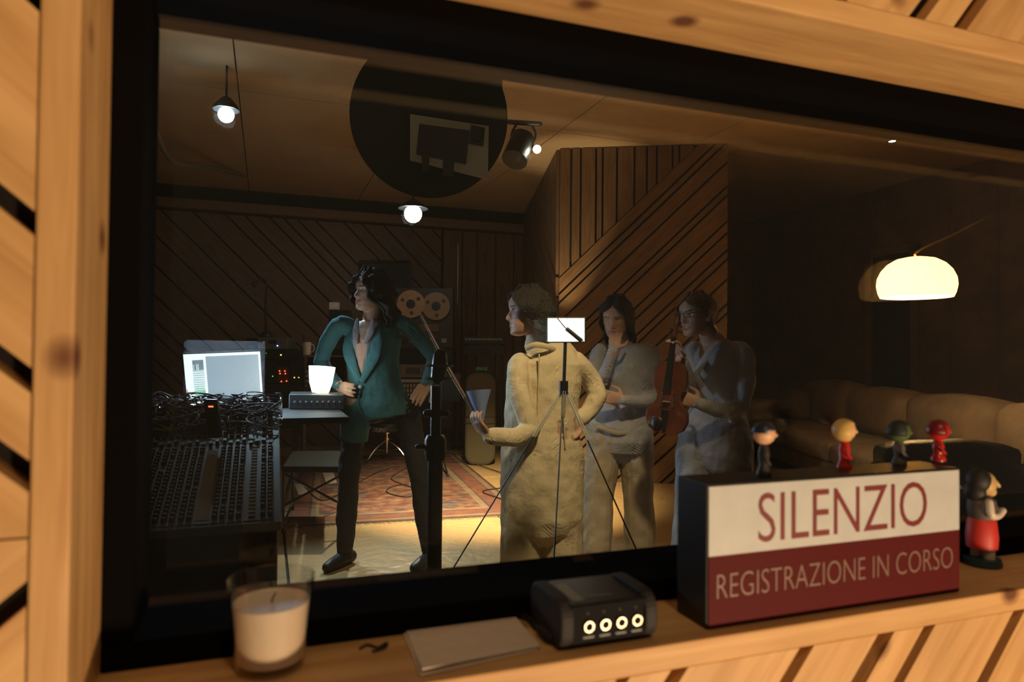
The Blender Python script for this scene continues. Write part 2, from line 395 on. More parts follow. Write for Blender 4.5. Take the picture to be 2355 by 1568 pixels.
def below(th, widths, zt_, lim=-5):
    cc = []; bb = zt_*math.cos(th)-.005; k = 0
    while bb > lim: wdt = widths[k % len(widths)]; cc.append((bb-wdt, bb)); bb -= wdt+.02; k += 1
    return cc
th = math.radians(44); tt = math.tan(th)
wr(wall_right, WD, WN, [(.002, 0), (WL, 0), (WL, min(top, vz+WL*tt)), ((min(top, vz+WL*tt)-vz)/tt, min(top, vz+WL*tt)), (.002, vz)], th, below(th, [.10, .045, .12, .15, .045, .16, .06], vz))
def upright(widths, L_):
    cc = []; bb = -.004; k = 0
    while bb > -L_: wdt = widths[k % len(widths)]; cc.append((bb-wdt, bb)); bb -= wdt+.02; k += 1
    return cc
wr(wall_right, WD, WN, [(.002, vz+.012), ((top-vz)/tt, top), (.002, top)], math.radians(90), upright([.10, .075, .13, .045, .12, .15], 1.7))
thr_ = math.radians(30); tr2 = math.tan(thr_)
wr(wall_return, RD, RNn, [(.032, 0), (RL, 0), (RL, min(top, vz+RL*tr2)), ((min(top, vz+RL*tr2)-vz)/tr2, min(top, vz+RL*tr2)), (.032, vz+.02)], thr_, below(thr_, [.16, .22, .14], vz))
wr(wall_return, RD, RNn, [(.032, vz+.045), ((top-vz)/tr2, top), (.032, top)], math.radians(90), upright([.22, .30, .16, .26], RL))
# the rest of the shell
structure(MB().box((-3.0, .95, 0), (-2.8, FARY, CEIL)), 'wall_left', WALLBR)
structure(MB().box((4.1, 8.6, 0), (7.0, 8.8, CEIL)), 'wall_alcove', WALLBR)
structure(MB().hexa([EC, EC-WN*.12-WD*.0, (4.3, 8.6, 0), (4.18, 8.6, 0)], [Vector(p_)+Z*CEIL for p_ in (EC, EC-WN*.12, (4.3, 8.6, 0), (4.18, 8.6, 0))]), 'wall_alcove_side', WALLBR)
wall_sofa = structure(MB().box((7.0, .95, 0), (7.2, 8.8, CEIL)), 'wall_sofa', WALLBR)
for i in range(14):        # dark fabric panels on the alcove walls
    MB().box((6.975, 1.2+i*.52, .12), (6.999, 1.2+i*.52+.46, 3.0)).build('fabric_panel', WALLBR, wall_sofa, smooth=False, bevel=.006)
door = tag(bpy.data.objects.new('door_1', None), kind='structure'); COL.objects.link(door)
ya, yb_ = onx(2100, 700, 6.95).y, onx(2010, 700, 6.95).y
MB().box((6.93, ya, .01), (6.97, yb_, 2.45)).build('door_leaf', BLACKM, door, smooth=False, bevel=.004)
MB().box((6.90, ya-.09, 0), (6.972, ya-.002, 2.53)).box((6.90, yb_+.002, 0), (6.972, yb_+.09, 2.53)).box((6.90, ya-.09, 2.455), (6.972, yb_+.09, 2.54)).build('door_frame', BEAM, door, smooth=False)
MB().tube([(6.93, ya+.1, 1.05), (6.88, ya+.1, 1.05), (6.88, ya+.22, 1.05)], .01, 8).build('door_handle', CHROME, door)

# ================================================================== ON THE SILL
WAX = mat('wax', (.80, .66, .52), .5, 0, .05, 30); WAX.node_tree.nodes['Principled BSDF'].inputs['Subsurface Weight'].default_value = .3
WAX.node_tree.nodes['Principled BSDF'].inputs['Subsurface Radius'].default_value = (.01, .006, .003)
c = onz(622, 1532, SZ)+Vector((0, 0, .0005)); cr = thing('candle', 'white wax candle in a clear glass tumbler on the window sill', 'candle', c)
part(MB().lathe([(0, 0), (.033, 0), (.0345, .004), (.0385, .05), (.0435, .092), (.0430, .0925), (.0418, .0915), (.0370, .05), (.0335, .009), (0, .008)], 48, M=Matrix.Translation(c)), 'glass', TUMBLER, cr)
part(MB().lathe([(0, .0085), (.0330, .0095), (.0364, .05), (.0383, .067), (.0375, .068), (.034, .0655), (0, .0650)], 40, M=Matrix.Translation(c)), 'wax', WAX, cr)
part(MB().tube([c+Vector((0, 0, .063)), c+Vector((.001, 0, .07)), c+Vector((.004, .001, .074))], .0009, 6), 'wick', BLACKM, cr)
PAPER = mat('paper', (.66, .55, .45), .8, 0, .2, 60)
q = [(922, 1444), (1168, 1413), (1236, 1496), (968, 1556)]
for i, (du, dv, lab) in enumerate([(0, 0, 'lower white paper sheet under the top one, beside the black jack box'), (7, -9, 'top white paper sheet lying beside the small black jack box')]):
    z0 = SZ+.0006+i*.0022; P = [onz(u+du*(1 if j < 3 else .4), v+dv*(.6 if j < 2 else 1), z0) for j, (u, v) in enumerate(q)]
    o0 = P[0].copy(); mb = MB(); n = 8; vs = []; fs = []
    for s_ in (0, .0012):
        for a in range(n+1):
            for b_ in range(n+1):
                s, t = a/n, b_/n; p = P[0]*(1-s)*(1-t)+P[1]*s*(1-t)+P[2]*s*t+P[3]*(1-s)*t
                vs.append(p+Vector((0, 0, s_+.0030*i*max(0, t-.55)*(1-s)*2)))
    K = (n+1)**2
    for a in range(n):
        for b_ in range(n):
            i0 = a*(n+1)+b_; fs += [(i0, i0+1, i0+n+2, i0+n+1), (K+i0, K+i0+n+1, K+i0+n+2, K+i0+1)]
    for a in range(n):
        for i0, i1 in ((a*(n+1), (a+1)*(n+1)), (a*(n+1)+n, (a+1)*(n+1)+n), (a, a+1), (n*(n+1)+a, n*(n+1)+a+1)): fs.append((i0, i1, K+i1, K+i0))
    tag(mb.add(vs, fs).build('paper_sheet', PAPER, None, origin=o0), lab, 'paper')
# small black box with four jacks
p1, p2 = onz(1300, 1503, SZ), onz(1500, 1473, SZ); ax = (p2-p1).normalized(); dp = Z.cross(ax); W = (p2-p1).length
M = frame(ax, dp, Z, p1); root = thing('headphone_amplifier', 'small black metal box with four chrome jack sockets on the sill', 'audio box', p1)
ABODY = mat('amp_body', (.013, .014, .016), .35, .3); RUB = mat('rubber', (.014, .012, .012), .7)
part(MB().box((.004, .003, .006), (W-.004, .088, .050), M=M), 'body', ABODY, root, bevel=.002, smooth=False)
part(MB().box((.006, .0015, .008), (W-.006, .0032, .048), M=M), 'front_panel', mat('amp_front', (.012, .012, .013), .85, spec=.1), root, smooth=False)
def rr_poly(w, h, r, n=6):
    P = []
    for cx_, cy_, a0 in ((w-r, h-r, 0), (r, h-r, 90), (r, r, 180), (w-r, r, 270)):
        P += [(cx_+r*math.cos(math.radians(a0+90*i/n)), cy_+r*math.sin(math.radians(a0+90*i/n))) for i in range(n+1)]
    return P
for x0 in (-.006, W-.010):
    mb = MB().prism(rr_poly(.096, .055, .022), .016, M=M @ frame((0, 1, 0), (0, 0, 1), (1, 0, 0), (x0, -.003, .0003)))
    part(mb, 'bumper', RUB, root, bevel=.003, smooth=False)
for i, (u, v) in enumerate([(1360, 1455), (1397, 1448), (1430, 1443), (1464, 1440)]):
    lx = W*(.26+.185*i); jm = M @ frame((1, 0, 0), (0, 0, 1), (0, -1, 0), (lx, .0015, .026))
    j = part(MB().lathe([(.0038, 0), (.0066, 0), (.0066, .002), (.0058, .0035), (.0048, .0035), (.0040, .001)], 20, M=jm, closed=True), 'jack', mat('jack_metal', (.35, .30, .24), .3, .9), root)
    part(MB().lathe([(0, .0020), (.0043, .0020)], 16, M=jm), 'jack_hole', BLACKM, j)
    part(MB().box((lx-.006, .0011, .0125), (lx+.007, .0016, .0145), M=M), 'print', mat('faint_print', (.16, .16, .15), .5), root, smooth=False)
    part(MB().ball(M @ Vector((lx-.001, .0015, .040)), .0013, 8), 'light', mat('dull_led', (.10, .12, .08), .3), root)
part(MB().box((W*.3, .02, .0501), (W*.62, .023, .0506), M=M).box((.015, .012, .0501), (.03, .07, .0506), M=M), 'print', mat('faint_print', (.16, .16, .15), .5), root, smooth=False)
# the illuminated-sign box: black case, white and red face, lettering
sb = Vector((.497, .690, SZ+.0004)); SW = .419; sh = ony(1645, 1113, .69).z-SZ; zs_ = ony(1638, 1279, .69).z-SZ
root = thing('recording_sign', 'black box sign with white and dark red lettered front, SILENZIO', 'sign', sb)
part(MB().box(sb, sb+Vector((SW, .062, sh))), 'case', BLACK, root, smooth=False, bevel=.0015)
SIGNW = mat('sign_white', (.50, .51, .51), .5, 0, 0, 0, .06, 25); SIGNR = mat('sign_red', (.085, .008, .009), .6, spec=.12); LETR = mat('letter_red', (.17, .014, .013), .5); LETW = mat('letter_pale', (.21, .12, .095), .5)
part(MB().box(sb+Vector((.002, -.0022, zs_)), sb+Vector((SW-.003, -.0001, sh-.003))), 'white_panel', SIGNW, root, smooth=False)
part(MB().box(sb+Vector((.002, -.0022, .002)), sb+Vector((SW-.003, -.0001, zs_))), 'red_panel', SIGNR, root, smooth=False)
def on_sign(u, v): q_ = ony(u, v, sb.y-.0022); return q_
a, b_ = on_sign(1744, 1190), on_sign(2131, 1160); zc1 = (on_sign(1790, 1188).z+on_sign(2105, 1158).z)/2
text_mesh('SILENZIO', 'lettering', LETR, root, frame((1, 0, 0), (0, 0, 1), (0, -1, 0), ((a.x+b_.x)/2, sb.y-.0022, zc1)), b_.x-a.x, .060, off=-.006)
a, b_ = on_sign(1648, 1350), on_sign(2190, 1285); zc2 = (on_sign(1670, 1345).z+on_sign(2175, 1283).z)/2
text_mesh('REGISTRAZIONE IN CORSO', 'lettering', LETW, root, frame((1, 0, 0), (0, 0, 1), (0, -1, 0), ((a.x+b_.x)/2, sb.y-.0022, zc2)), b_.x-a.x, .029, off=-.014)
# plain peg-doll toys along the top of the sign
TOPZ = sb.z+sh
def toy(u, v, hgt, hr, head, face, body, hair_kind, label):
    p = onz(u, v, TOPZ); p.y = min(max(p.y, .705), .742); p.z = TOPZ+.0003
    t = thing('toy_figure', label, 'toy', p); T = Matrix.Translation(p); bh = hgt-2*hr*.92
    part(MB().lathe([(0, 0), (hr*.62, 0), (hr*.66, .003), (hr*.60, .006), (hr*.40, bh*.35), (hr*.52, bh*.68), (hr*.36, bh*.95), (hr*.2, bh*1.08), (0, bh*1.08)], 20, M=T), 'body', body, t)
    hc = p+Vector((0, 0, bh+hr*.88)); fx = Vector((.85, -.5, 0)).normalized()
    part(MB().ball(hc, (hr, hr*.95, hr*.97), 22).ball(hc+fx*hr*.98+Vector((0, 0, -hr*.12)), hr*.16, 8), 'head', face, t)
    Mh = frame(fx, Z.cross(fx), Z, (0, 0, 0)).to_3x3().to_4x4()
    vs = MB().ball((0, 0, 0), hr*1.06, 26); keep = MB()
    thr = {'cap': .12, 'hair': .30, 'long': .42}[hair_kind]
    for f in vs.f:
        cc_ = sum((Vector(vs.v[i]) for i in f), Vector())/len(f)/hr
        ok = cc_.z > .25+.25*cc_.x if hair_kind == 'cap' else (cc_.x < thr and cc_.z > (-.3 if hair_kind == 'hair' else -2)) or cc_.z > .62
        if ok: keep.f.append(f); keep.m.append(0)
    keep.v = [tuple(Mh @ Vector(v)+hc) for v in vs.v]
    o = part(keep, 'cap' if hair_kind == 'cap' else 'hair', head, t); sm = o.modifiers.new('s', 'SOLIDIFY'); sm.thickness = hr*.08
    for s in (-1, 1):
        a0 = p+Vector((0, 0, bh*.82))+Z.cross(fx)*s*hr*.45; part(MB().tube([a0, a0+Z.cross(fx)*s*hr*.3-Vector((0, 0, bh*.22)), a0+fx*hr*.35+Z.cross(fx)*s*hr*.22-Vector((0, 0, bh*.42))], hr*.13, 8, k=3), 'arm', body, t)
    return t
PEACH = mat('toy_peach', (.70, .40, .24), .4); NAVY = mat('toy_navy', (.010, .022, .050), .35); DKB = mat('toy_dark', (.02, .016, .015), .5)
YEL = mat('toy_yellow', (.62, .40, .13), .45); REDT = mat('toy_red', (.42, .018, .014), .3); GRN = mat('toy_green', (.075, .105, .028), .5); DGN = mat('toy_dark_green', (.012, .018, .014), .6); GREYP = mat('toy_grey', (.09, .075, .075), .6)
toy(1757, 1095, .068, .0145, NAVY, PEACH, DKB, 'cap', 'tiny toy figure with a dark blue cap and dark body on the sign')
toy(1942, 1078, .067, .0150, YEL, PEACH, REDT, 'long', 'tiny toy figure with long yellow hair and red body on the sign')
toy(2068, 1068, .062, .0155, DGN, GRN, GREYP, 'hair', 'tiny toy figure with a dull green face and dark hair on the sign')
toy(2158, 1060, .060, .0155, mat('toy_dark_red', (.15, .01, .012), .3), REDT, REDT, 'hair', 'tiny toy figure all in shiny red on the sign')
# larger painted statuette at the end of the sign
p = onz(2258, 1298, SZ); p.z = SZ+.0004; root = thing('statuette', 'painted statuette in red shorts with dark hair beside the sign', 'figurine', p); T = Matrix.Translation(p)
TEAL = mat('statue_base', (.02, .05, .06), .4); SHIRT = mat('statue_shirt', (.075, .055, .05), .6); REDS = mat('statue_red', (.50, .03, .022), .5); STW = mat('statue_white', (.60, .52, .42), .5); STF = mat('statue_skin', (.52, .34, .14), .5)
part(MB().lathe([(0, 0), (.027, 0), (.028, .004), (.026, .011), (0, .012)], 24, M=T), 'base', TEAL, root)
for s in (-1, 1): part(MB().tube([p+Vector((.002, s*.010, .010)), p+Vector((.001, s*.010, .034))], [.0085, .009], 12), 'leg', STW, root)
part(MB().lathe([(0, .026), (.0215, .027), (.0225, .045), (.020, .070), (.017, .075), (0, .076)], 24, M=T), 'shorts', REDS, root)
part(MB().lathe([(0, .072), (.018, .073), (.0205, .088), (.0195, .102), (.010, .110), (0, .111)], 24, M=T), 'torso', SHIRT, root)
fx = Vector((.9, -.42, 0)).normalized(); sd = Z.cross(fx)
for s in (-1, 1):
    a0 = p+Vector((0, 0, .101))+sd*s*.019; part(MB().tube([a0, a0+sd*s*.006-Vector((0, 0, .018)), a0+fx*.016-sd*s*.004-Vector((0, 0, .021)), a0+fx*.026-sd*s*.010-Vector((0, 0, .014))], [.0062, .006, .005, .0052], 10, k=3), 'arm', SHIRT if s > 0 else STW, root)
hc = p+Vector((0, 0, .127))+fx*.002
part(MB().ball(hc+fx*.004, (.0150, .0150, .0190), 20).tube([hc+fx*.018+Z*.004, hc+fx*.0235-Z*.003], .003, 8).ball(hc+fx*.012-Z*.012, .008, 10).tube([p+Vector((0, 0, .105)), hc], .008, 10), 'head', STF, root)
part(MB().ball(hc-fx*.006+Z*.005, (.018, .018, .0195), 20).ball(hc-fx*.012-Z*.012, (.014, .017, .017), 14), 'hair', mat('statue_hair', (.012, .009, .008), .6), root)

# ================================================================== LAMPS AND CEILING GEAR
def emis(name, col, s): return mat(name, (.8, .8, .8), .5, emit=s, ecol=col)
def base_at(p, z=0): return Vector((p.x, p.y, z))
# big round black reflector with a pale panel and a screen in front of it
dc = ond(988, 268, 4.2); nrm = -(ray(988, 268)).normalized(); nrm.z *= .3; nrm.normalize(); sx = Z.cross(nrm).normalized(); sy = nrm.cross(sx)
root = thing('round_reflector', 'huge round black reflector hanging from the ceiling', 'reflector', Vector((dc.x, dc.y, CEIL-.012)))
Md = frame(sx, sy, nrm, dc)
part(MB().lathe([(0, -.10), (.20, -.095), (.38, -.06), (.475, 0), (.482, .012), (.472, .012), (.37, -.045), (0, -.08)], 64, M=Md @ Matrix.Diagonal((1, 1.03, 1, 1))), 'dish', BLACKM, root)
part(MB().rod(dc+Vector((0, 0, .3))-nrm*.1, Vector((dc.x, dc.y, CEIL-.013))-nrm*.1, .014).cbox(Vector((dc.x, dc.y, CEIL-.02))-nrm*.1, (.1, .1, .02)), 'hanger', BLACK, root)
def onplane(u, v, o, n_): r = ray(u, v); return CAM+r*((o-CAM).dot(n_)/r.dot(n_))
po = dc+nrm*.035
def quad_slab(mb, px, o, t, m=0):
    P = [onplane(u, v, o, nrm) for u, v in px]; mb.hexa([p_-nrm*t for p_ in P], P, m); return mb
PALEP = mat('pale_panel', (.30, .26, .20), .7)
pn = part(quad_slab(MB(), [(943, 262), (943, 368), (1122, 412), (1124, 290)], po, .02), 'panel', PALEP, root, smooth=False)
part(quad_slab(MB(), [(965, 285), (958, 355), (1072, 378), (1080, 300)], po+nrm*.02, .019), 'screen', BLACK, root, smooth=False, bevel=.004)
for px in ([(972, 350), (970, 392), (986, 394), (988, 352)], [(1022, 358), (1018, 402), (1042, 406), (1046, 362)], [(1085, 288), (1080, 330), (1112, 336), (1116, 294)]):
    part(quad_slab(MB(), px, po+nrm*.026, .02), 'clamp', BLACK, root, smooth=False)
part(MB().tube([onplane(u, v, po+nrm*.05, nrm) for u, v in ((1082, 300), (1092, 325), (1108, 322), (1112, 296))], .004, 8, k=4), 'cable', BLACKM, root)
# theatre spotlight on a bar
sp = ond(1198, 335, 4.5); root = thing('stage_spotlight', 'black stage spotlight on a bar with a bright bulb beside it', 'spotlight', Vector((sp.x, sp.y, CEIL-.012)))
d_ = (ond(1180, 372, 4.35)-ond(1210, 300, 4.5)).normalized()
part(MB().tube([ond(1207, 303, 4.5), ond(1203, 315, 4.5), ond(1183, 368, 4.4)], [.05, .075, .085], 20, cap=False), 'can', BLACK, root)
part(MB().tube([ond(1100, 276, 4.5), ond(1242, 285, 4.5)], .016, 10), 'bar', BLACK, root)
part(MB().rod(ond(1150, 280, 4.5), Vector((*ond(1150, 280, 4.5).xy, CEIL-.013)), .014), 'hanger', BLACK, root)
part(MB().tube([ond(1222, 284, 4.5), ond(1232, 310, 4.52), ond(1222, 335, 4.52)], .008, 8, k=3).tube([ond(1190, 282, 4.5), ond(1176, 310, 4.52), ond(1182, 340, 4.52)], .008, 8, k=3), 'yoke', BLACK, root)
bl = ond(1235, 343, 4.42)
part(MB().ball(bl, .026, 16), 'bulb', emis('bulb_warm', (1, .93, .75), 60), root)
part(MB().tube([ond(1222, 335, 4.5), bl], .012, 8), 'bulb_holder', BLACK, root)
lamp('spot_light_warm', 'SPOT', tuple(ond(1180, 378, 4.3)), 2000, WARM2, tuple(onz(1130, 1150)), .06, 62, .9)
# bright hanging lamps
def hang(u, v, d, r, col, es, label, power, target, ang=70, lcol=COOL):
    p = ond(u, v, d); t = thing('ceiling_lamp', label, 'lamp', Vector((p.x, p.y, CEIL-.012)))
    part(MB().ball(p, r, 18), 'bulb', emis('bulb_%d' % u, col, es), t)
    part(MB().lathe([(0, .09), (.03, .09), (r*1.5, .03), (r*1.7, .0), (r*1.6, .0), (.026, .08)], 20, M=Matrix.Translation(p+Vector((0, 0, r*.6)))), 'socket', BLACK, t)
    part(MB().rod(p+Vector((0, 0, .06)), Vector((p.x, p.y, CEIL-.014)), .008), 'rod', BLACK, t)
    lamp('lamp_light', 'SPOT', tuple(p-Vector((0, 0, r+.01))), power, lcol, tuple(target), .04, ang, .8)
    return t
hang(950, 492, 6.6, .085, (.95, .98, 1), 40, 'bright white ball lamp hanging under the black reflector', 420, onz(900, 1260), 60, (1, .9, .72))
hang(520, 264, 4.9, .055, (.75, .88, 1), 40, 'small bluish white ball lamp hanging near the left wall', 330, ond(800, 850, 4.0), 50, (.55, .78, 1))
lamp('blue_glow', 'POINT', tuple(ond(505, 255, 4.8)), 3, (.75, .88, 1), None, .05)
# recessed downlight over the sofa corner, and an unseen spot added for the woman
dl = ray(2052, 325); pd = CAM+dl*((CEIL-.02-H)/dl.z)
root = thing('downlight', 'tiny recessed downlight in the ceiling over the sofa', 'downlight', (pd.x, pd.y, CEIL-.02))
part(MB().lathe([(.03, 0), (.05, 0), (.05, .006), (.03, .006)], 20, M=Matrix.Translation((pd.x, pd.y, CEIL-.02)), closed=True), 'ring', CHROME, root)
part(MB().lathe([(0, .003), (.03, .003)], 20, M=Matrix.Translation((pd.x, pd.y, CEIL-.02))), 'lens', emis('down_lens', (1, .95, .85), 6), root)
lamp('cream_fill_spot', 'SPOT', (1.1, 1.25, 3.15), 330, WARM2, tuple(ond(1270, 1010, 3.3)), .1, 37, .95)
lamp('corner_wallwasher', 'SPOT', tuple(BC+WN*.30-RD*.15+Z*1.15), 110, WARM2, tuple(BC+WD*.10+Z*2.55), .02, 42, .8)
# tube added in place of a panel's lit edge at the ceiling
mb = MB().tube([ond(342, 262, 5), ond(395, 370, 6), ond(480, 385, 7), ond(575, 407, 8.2)], .022, 10, k=4)
tag(mb.build('lit_edge_tube', mat('lit_edge', (.32, .28, .22), .35, .6), None), 'bent pale tube for a lit panel edge under the ceiling by the left wall', 'lit_edge')
# arc lamp with a glowing dome
lc = ond(2107, 684, 4.6); hw = 74/FPX*4.6; base = base_at(ond(2600, 684, 4.9))
root = thing('arc_lamp', 'arc floor lamp with a glowing cream dome shade over the sofa', 'lamp', base)
SH = bpy.data.materials.new('shade_glow'); SH.use_nodes = True; nt = SH.node_tree; b = nt.nodes['Principled BSDF']; b.inputs['Base Color'].default_value = (.9, .82, .68, 1); b.inputs['Roughness'].default_value = .5
b.inputs['Emission Color'].default_value = (1, .62, .28, 1); b.inputs['Emission Strength'].default_value = .55; b.inputs['Transmission Weight'].default_value = 0; b.inputs['Subsurface Weight'].default_value = 0
nt_tr = nt.nodes.new('ShaderNodeBsdfTranslucent'); nt_tr.inputs[0].default_value = (1, .86, .66, 1); mx = nt.nodes.new('ShaderNodeAddShader')
out = nt.nodes['Material Output']; nt.links.new(b.outputs[0], mx.inputs[0]); nt.links.new(nt_tr.outputs[0], mx.inputs[1]); nt.links.new(mx.outputs[0], out.inputs[0])
prof = [(hw, 0), (hw*1.06, .03), (hw*1.105, .08), (hw*1.08, .13), (hw*.98, .18), (hw*.80, .225), (hw*.55, .258), (hw*.3, .27), (.03, .272), (.03, .268), (hw*.3, .266), (hw*.55, .254), (hw*.79, .221), (hw*.97, .177), (hw*1.07, .129), (hw*1.095, .08), (hw*1.05, .03), (hw*.99, 0)]
part(MB().lathe(prof, 48, M=Matrix.Translation(lc), closed=True), 'shade', SH, root)
part(MB().ball(lc+Vector((0, 0, .15)), .04, 14), 'bulb', emis('arc_bulb', (1, .85, .6), 25), root)
lamp('arc_light', 'POINT', tuple(lc+Vector((0, 0, .09))), 16, (1, .74, .45), None, .04)
arc = [lc+Vector((0, 0, .27)), ond(2110, 578, 4.6), ond(2180, 545, 4.65), ond(2360, 470, 4.75), ond(2520, 470, 6.75), ond(2600, 700, 4.9), base+Vector((0, 0, .04))]
part(MB().tube(arc, .007, 8, k=6), 'arc_pole', mat('brass', (.45, .32, .14), .3, .9), root)
part(MB().lathe([(0, 0), (.17, 0), (.17, .04), (.02, .05), (0, .05)], 32, M=Matrix.Translation(base)), 'foot', BLACK, root)

# ================================================================== CONSOLE, SCREEN, RACKS
CGREY = mat('console_grey', (.16, .18, .215), .45, .2); KNOB = mat('knob', (.03, .022, .022), .4); KTOP = mat('knob_red_brown', (.10, .035, .03), .45); FAD = mat('fader_black', (.01, .01, .011), .4)
nf = ond(640, 1195, 2.15); nf.z = .72; ff = ond(612, 962, 2.95); x1 = nf.x; y0, y1 = nf.y, ff.y; z0, z1 = .72, 1.0; x0 = -1.55
croot = thing('mixing_console', 'large grey mixing console covered in knobs and faders', 'mixing console', Vector(((x0+x1)/2, (y0+y1)/2, 0)))
sl = Vector((0, y1-y0, z1-z0)); sl_l = sl.length; sl.normalize(); cn = Vector((1, 0, 0)).cross(sl)
def con(x, t, h=0): return Vector((x1-x, y0, z0))+sl*(t*sl_l)+cn*h
mb = MB().hexa([(x0, y0, .28), (x1, y0, .28), (x1, y1+.1, .28), (x0, y1+.1, .28)], [(x0, y0, z0-.03), (x1, y0, z0-.03), (x1, y1+.1, z1-.03), (x0, y1+.1, z1-.03)])
part(mb, 'body', mat('console_body', (.016, .013, .012), .5), croot, smooth=False, bevel=.01)
part(MB().hexa([con(-.012, -.02, -.03), con(x1-x0, -.02, -.03), con(x1-x0, 1.05, -.03), con(-.012, 1.05, -.03)], [con(-.012, -.02, 0), con(x1-x0, -.02, 0), con(x1-x0, 1.05, 0), con(-.012, 1.05, 0)]), 'top_panel', CGREY, croot, smooth=False, bevel=.004)
for lx in (x0+.15, x1-.2): part(MB().box((lx-.05, y0+.2, 0), (lx+.05, y1-.1, .28)), 'leg', BLACK, croot, smooth=False)
nst = 17; pitch = .047; YELT = mat('yellow_strip', (.45, .36, .10), .6); CREAMT = mat('cream_strip', (.36, .33, .26), .6); PALEB = mat('pale_label', (.30, .34, .42), .6); PALEG = mat('green_label', (.12, .24, .17), .6)
rr = random.Random(5)
Mc = frame((1, 0, 0), sl, cn, (0, 0, 0))
for i in range(nst):
    xs = .012+i*pitch
    s_ = part(MB().hexa([con(xs+.0015, .0, 0), con(xs+pitch-.0015, .0, 0), con(xs+pitch-.0015, 1.0, 0), con(xs+.0015, 1.0, 0)], [con(xs+.0015, .0, .003), con(xs+pitch-.0015, .0, .003), con(xs+pitch-.0015, 1.0, .003), con(xs+.0015, 1.0, .003)]), 'channel_strip', CGREY, croot, smooth=False)
    km = MB()
    rows = [(.03+.028*j) for j in range(20)]+[.68+.032*j for j in range(9)]
    for t in rows:
        for dx in (.012, .034):
            if rr.random() < .06: continue
            km.lathe([(.0085, 0), (.0075, .012), (.006, .013), (0, .013)], 8, 0 if rr.random() < .6 else 1, Matrix.Translation(con(xs+dx, t, .003)) @ Mc)
    if i in (4, 11): part(MB().hexa([con(xs+.004, .02, .0031), con(xs+pitch-.006, .02, .0031), con(xs+pitch-.006, .56, .0031), con(xs+.004, .56, .0031)], [con(xs+.004, .02, .0045), con(xs+pitch-.006, .02, .0045), con(xs+pitch-.006, .56, .0045), con(xs+.004, .56, .0045)]), 'scribble_tape', YELT if i == 11 else CREAMT, s_, smooth=False)
    if i == 1:
        for j in range(22): part(MB().hexa([con(xs+.010, .02+j*.026, .0031), con(xs+.030, .02+j*.026, .0031), con(xs+.030, .034+j*.026, .0031), con(xs+.010, .034+j*.026, .0031)], [con(xs+.010, .02+j*.026, .008), con(xs+.030, .02+j*.026, .008), con(xs+.030, .034+j*.026, .008), con(xs+.010, .034+j*.026, .008)]), 'cream_button', CREAMT, s_, smooth=False)
    elif i not in (4, 11):
        k_ = part(km, 'knobs', [KNOB, KTOP], s_); k_['kind'] = 'stuff'
    lab_ = PALEB if i % 5 == 2 else PALEG if i % 5 == 3 else CGREY
    part(MB().hexa([con(xs+.002, .615, .0031), con(xs+pitch-.002, .615, .0031), con(xs+pitch-.002, .66, .0031), con(xs+.002, .66, .0031)], [con(xs+.002, .615, .005), con(xs+pitch-.002, .615, .005), con(xs+pitch-.002, .66, .005), con(xs+.002, .66, .005)]), 'label_strip', lab_, s_, smooth=False)
    for j in range(2):
        fm = Matrix.Translation(con(xs+.012+.022*j, .60+.008*((i*7+j*3) % 5), .003)) @ Mc
        part(MB().box((-.006, -.010, 0), (.006, .010, .014), M=fm), 'fader_cap', FAD, s_, smooth=False)
# heap of cables on the back of the console
cm = MB(); CB = [mat('cable_black', (.02, .02, .024), .35), mat('cable_blue', (.05, .09, .20), .4), mat('cable_grey', (.38, .38, .38), .4), mat('cable_yellow', (.45, .33, .08), .4), mat('cable_red', (.16, .02, .03), .5)]
for i in range(130):
    cx_ = rr.uniform(-.02, .72); t0 = rr.uniform(.78, 1.05); pts = []; a = rr.uniform(0, 6.28)
    for j in range(6):
        pts.append(con(min(.85, max(-.02, cx_+.10*math.cos(a+j*.9)*rr.uniform(.4, 1.3))), min(1.09, max(.72, t0+.09*math.sin(a+j*.9))), .012+rr.uniform(0, .05)*max(.2, 1-abs(cx_-.35)*1.2)))
    cm.tube(pts, rr.choice([.0025, .003, .004]), 5, rr.choice([0, 0, 1, 1, 2, 2, 3, 4]), k=4)
o = cm.build('cable_heap', CB, None, origin=con(.4, .95, 0)); tag(o, 'tangled heap of black, blue and grey cables on the console', 'cables', kind='stuff')
# handset standing in the cables
p = ond(495, 985, 2.55); root = thing('wireless_handset', 'upright black handset with a red light among the console cables', 'handset', p)
Mh = frame(R0, (R0*-.25+Z*1).normalized(), (-AW+Z*.2).normalized(), p+Vector((0, 0, -.03))) ; 
Mh = frame(R0.normalized(), ((Z*1-R0*.16+AW*.1).normalized()), -AW, p+Vector((0, 0, -.035)))
part(MB().prism(rr_poly(.052, .145, .010), .022, M=Mh @ Matrix.Translation((-.026, 0, -.011))), 'body', mat('handset_grey', (.035, .034, .036), .4), root, bevel=.003, smooth=False)
part(MB().box((-.017, .03, .0112), (.017, .085, .0122), M=Mh), 'keypad', DGREY, root, smooth=False)
part(MB().box((-.008, .116, .0112), (.010, .121, .0125), M=Mh), 'light', emis('led_red', (1, .10, .03), 6), root, smooth=False)
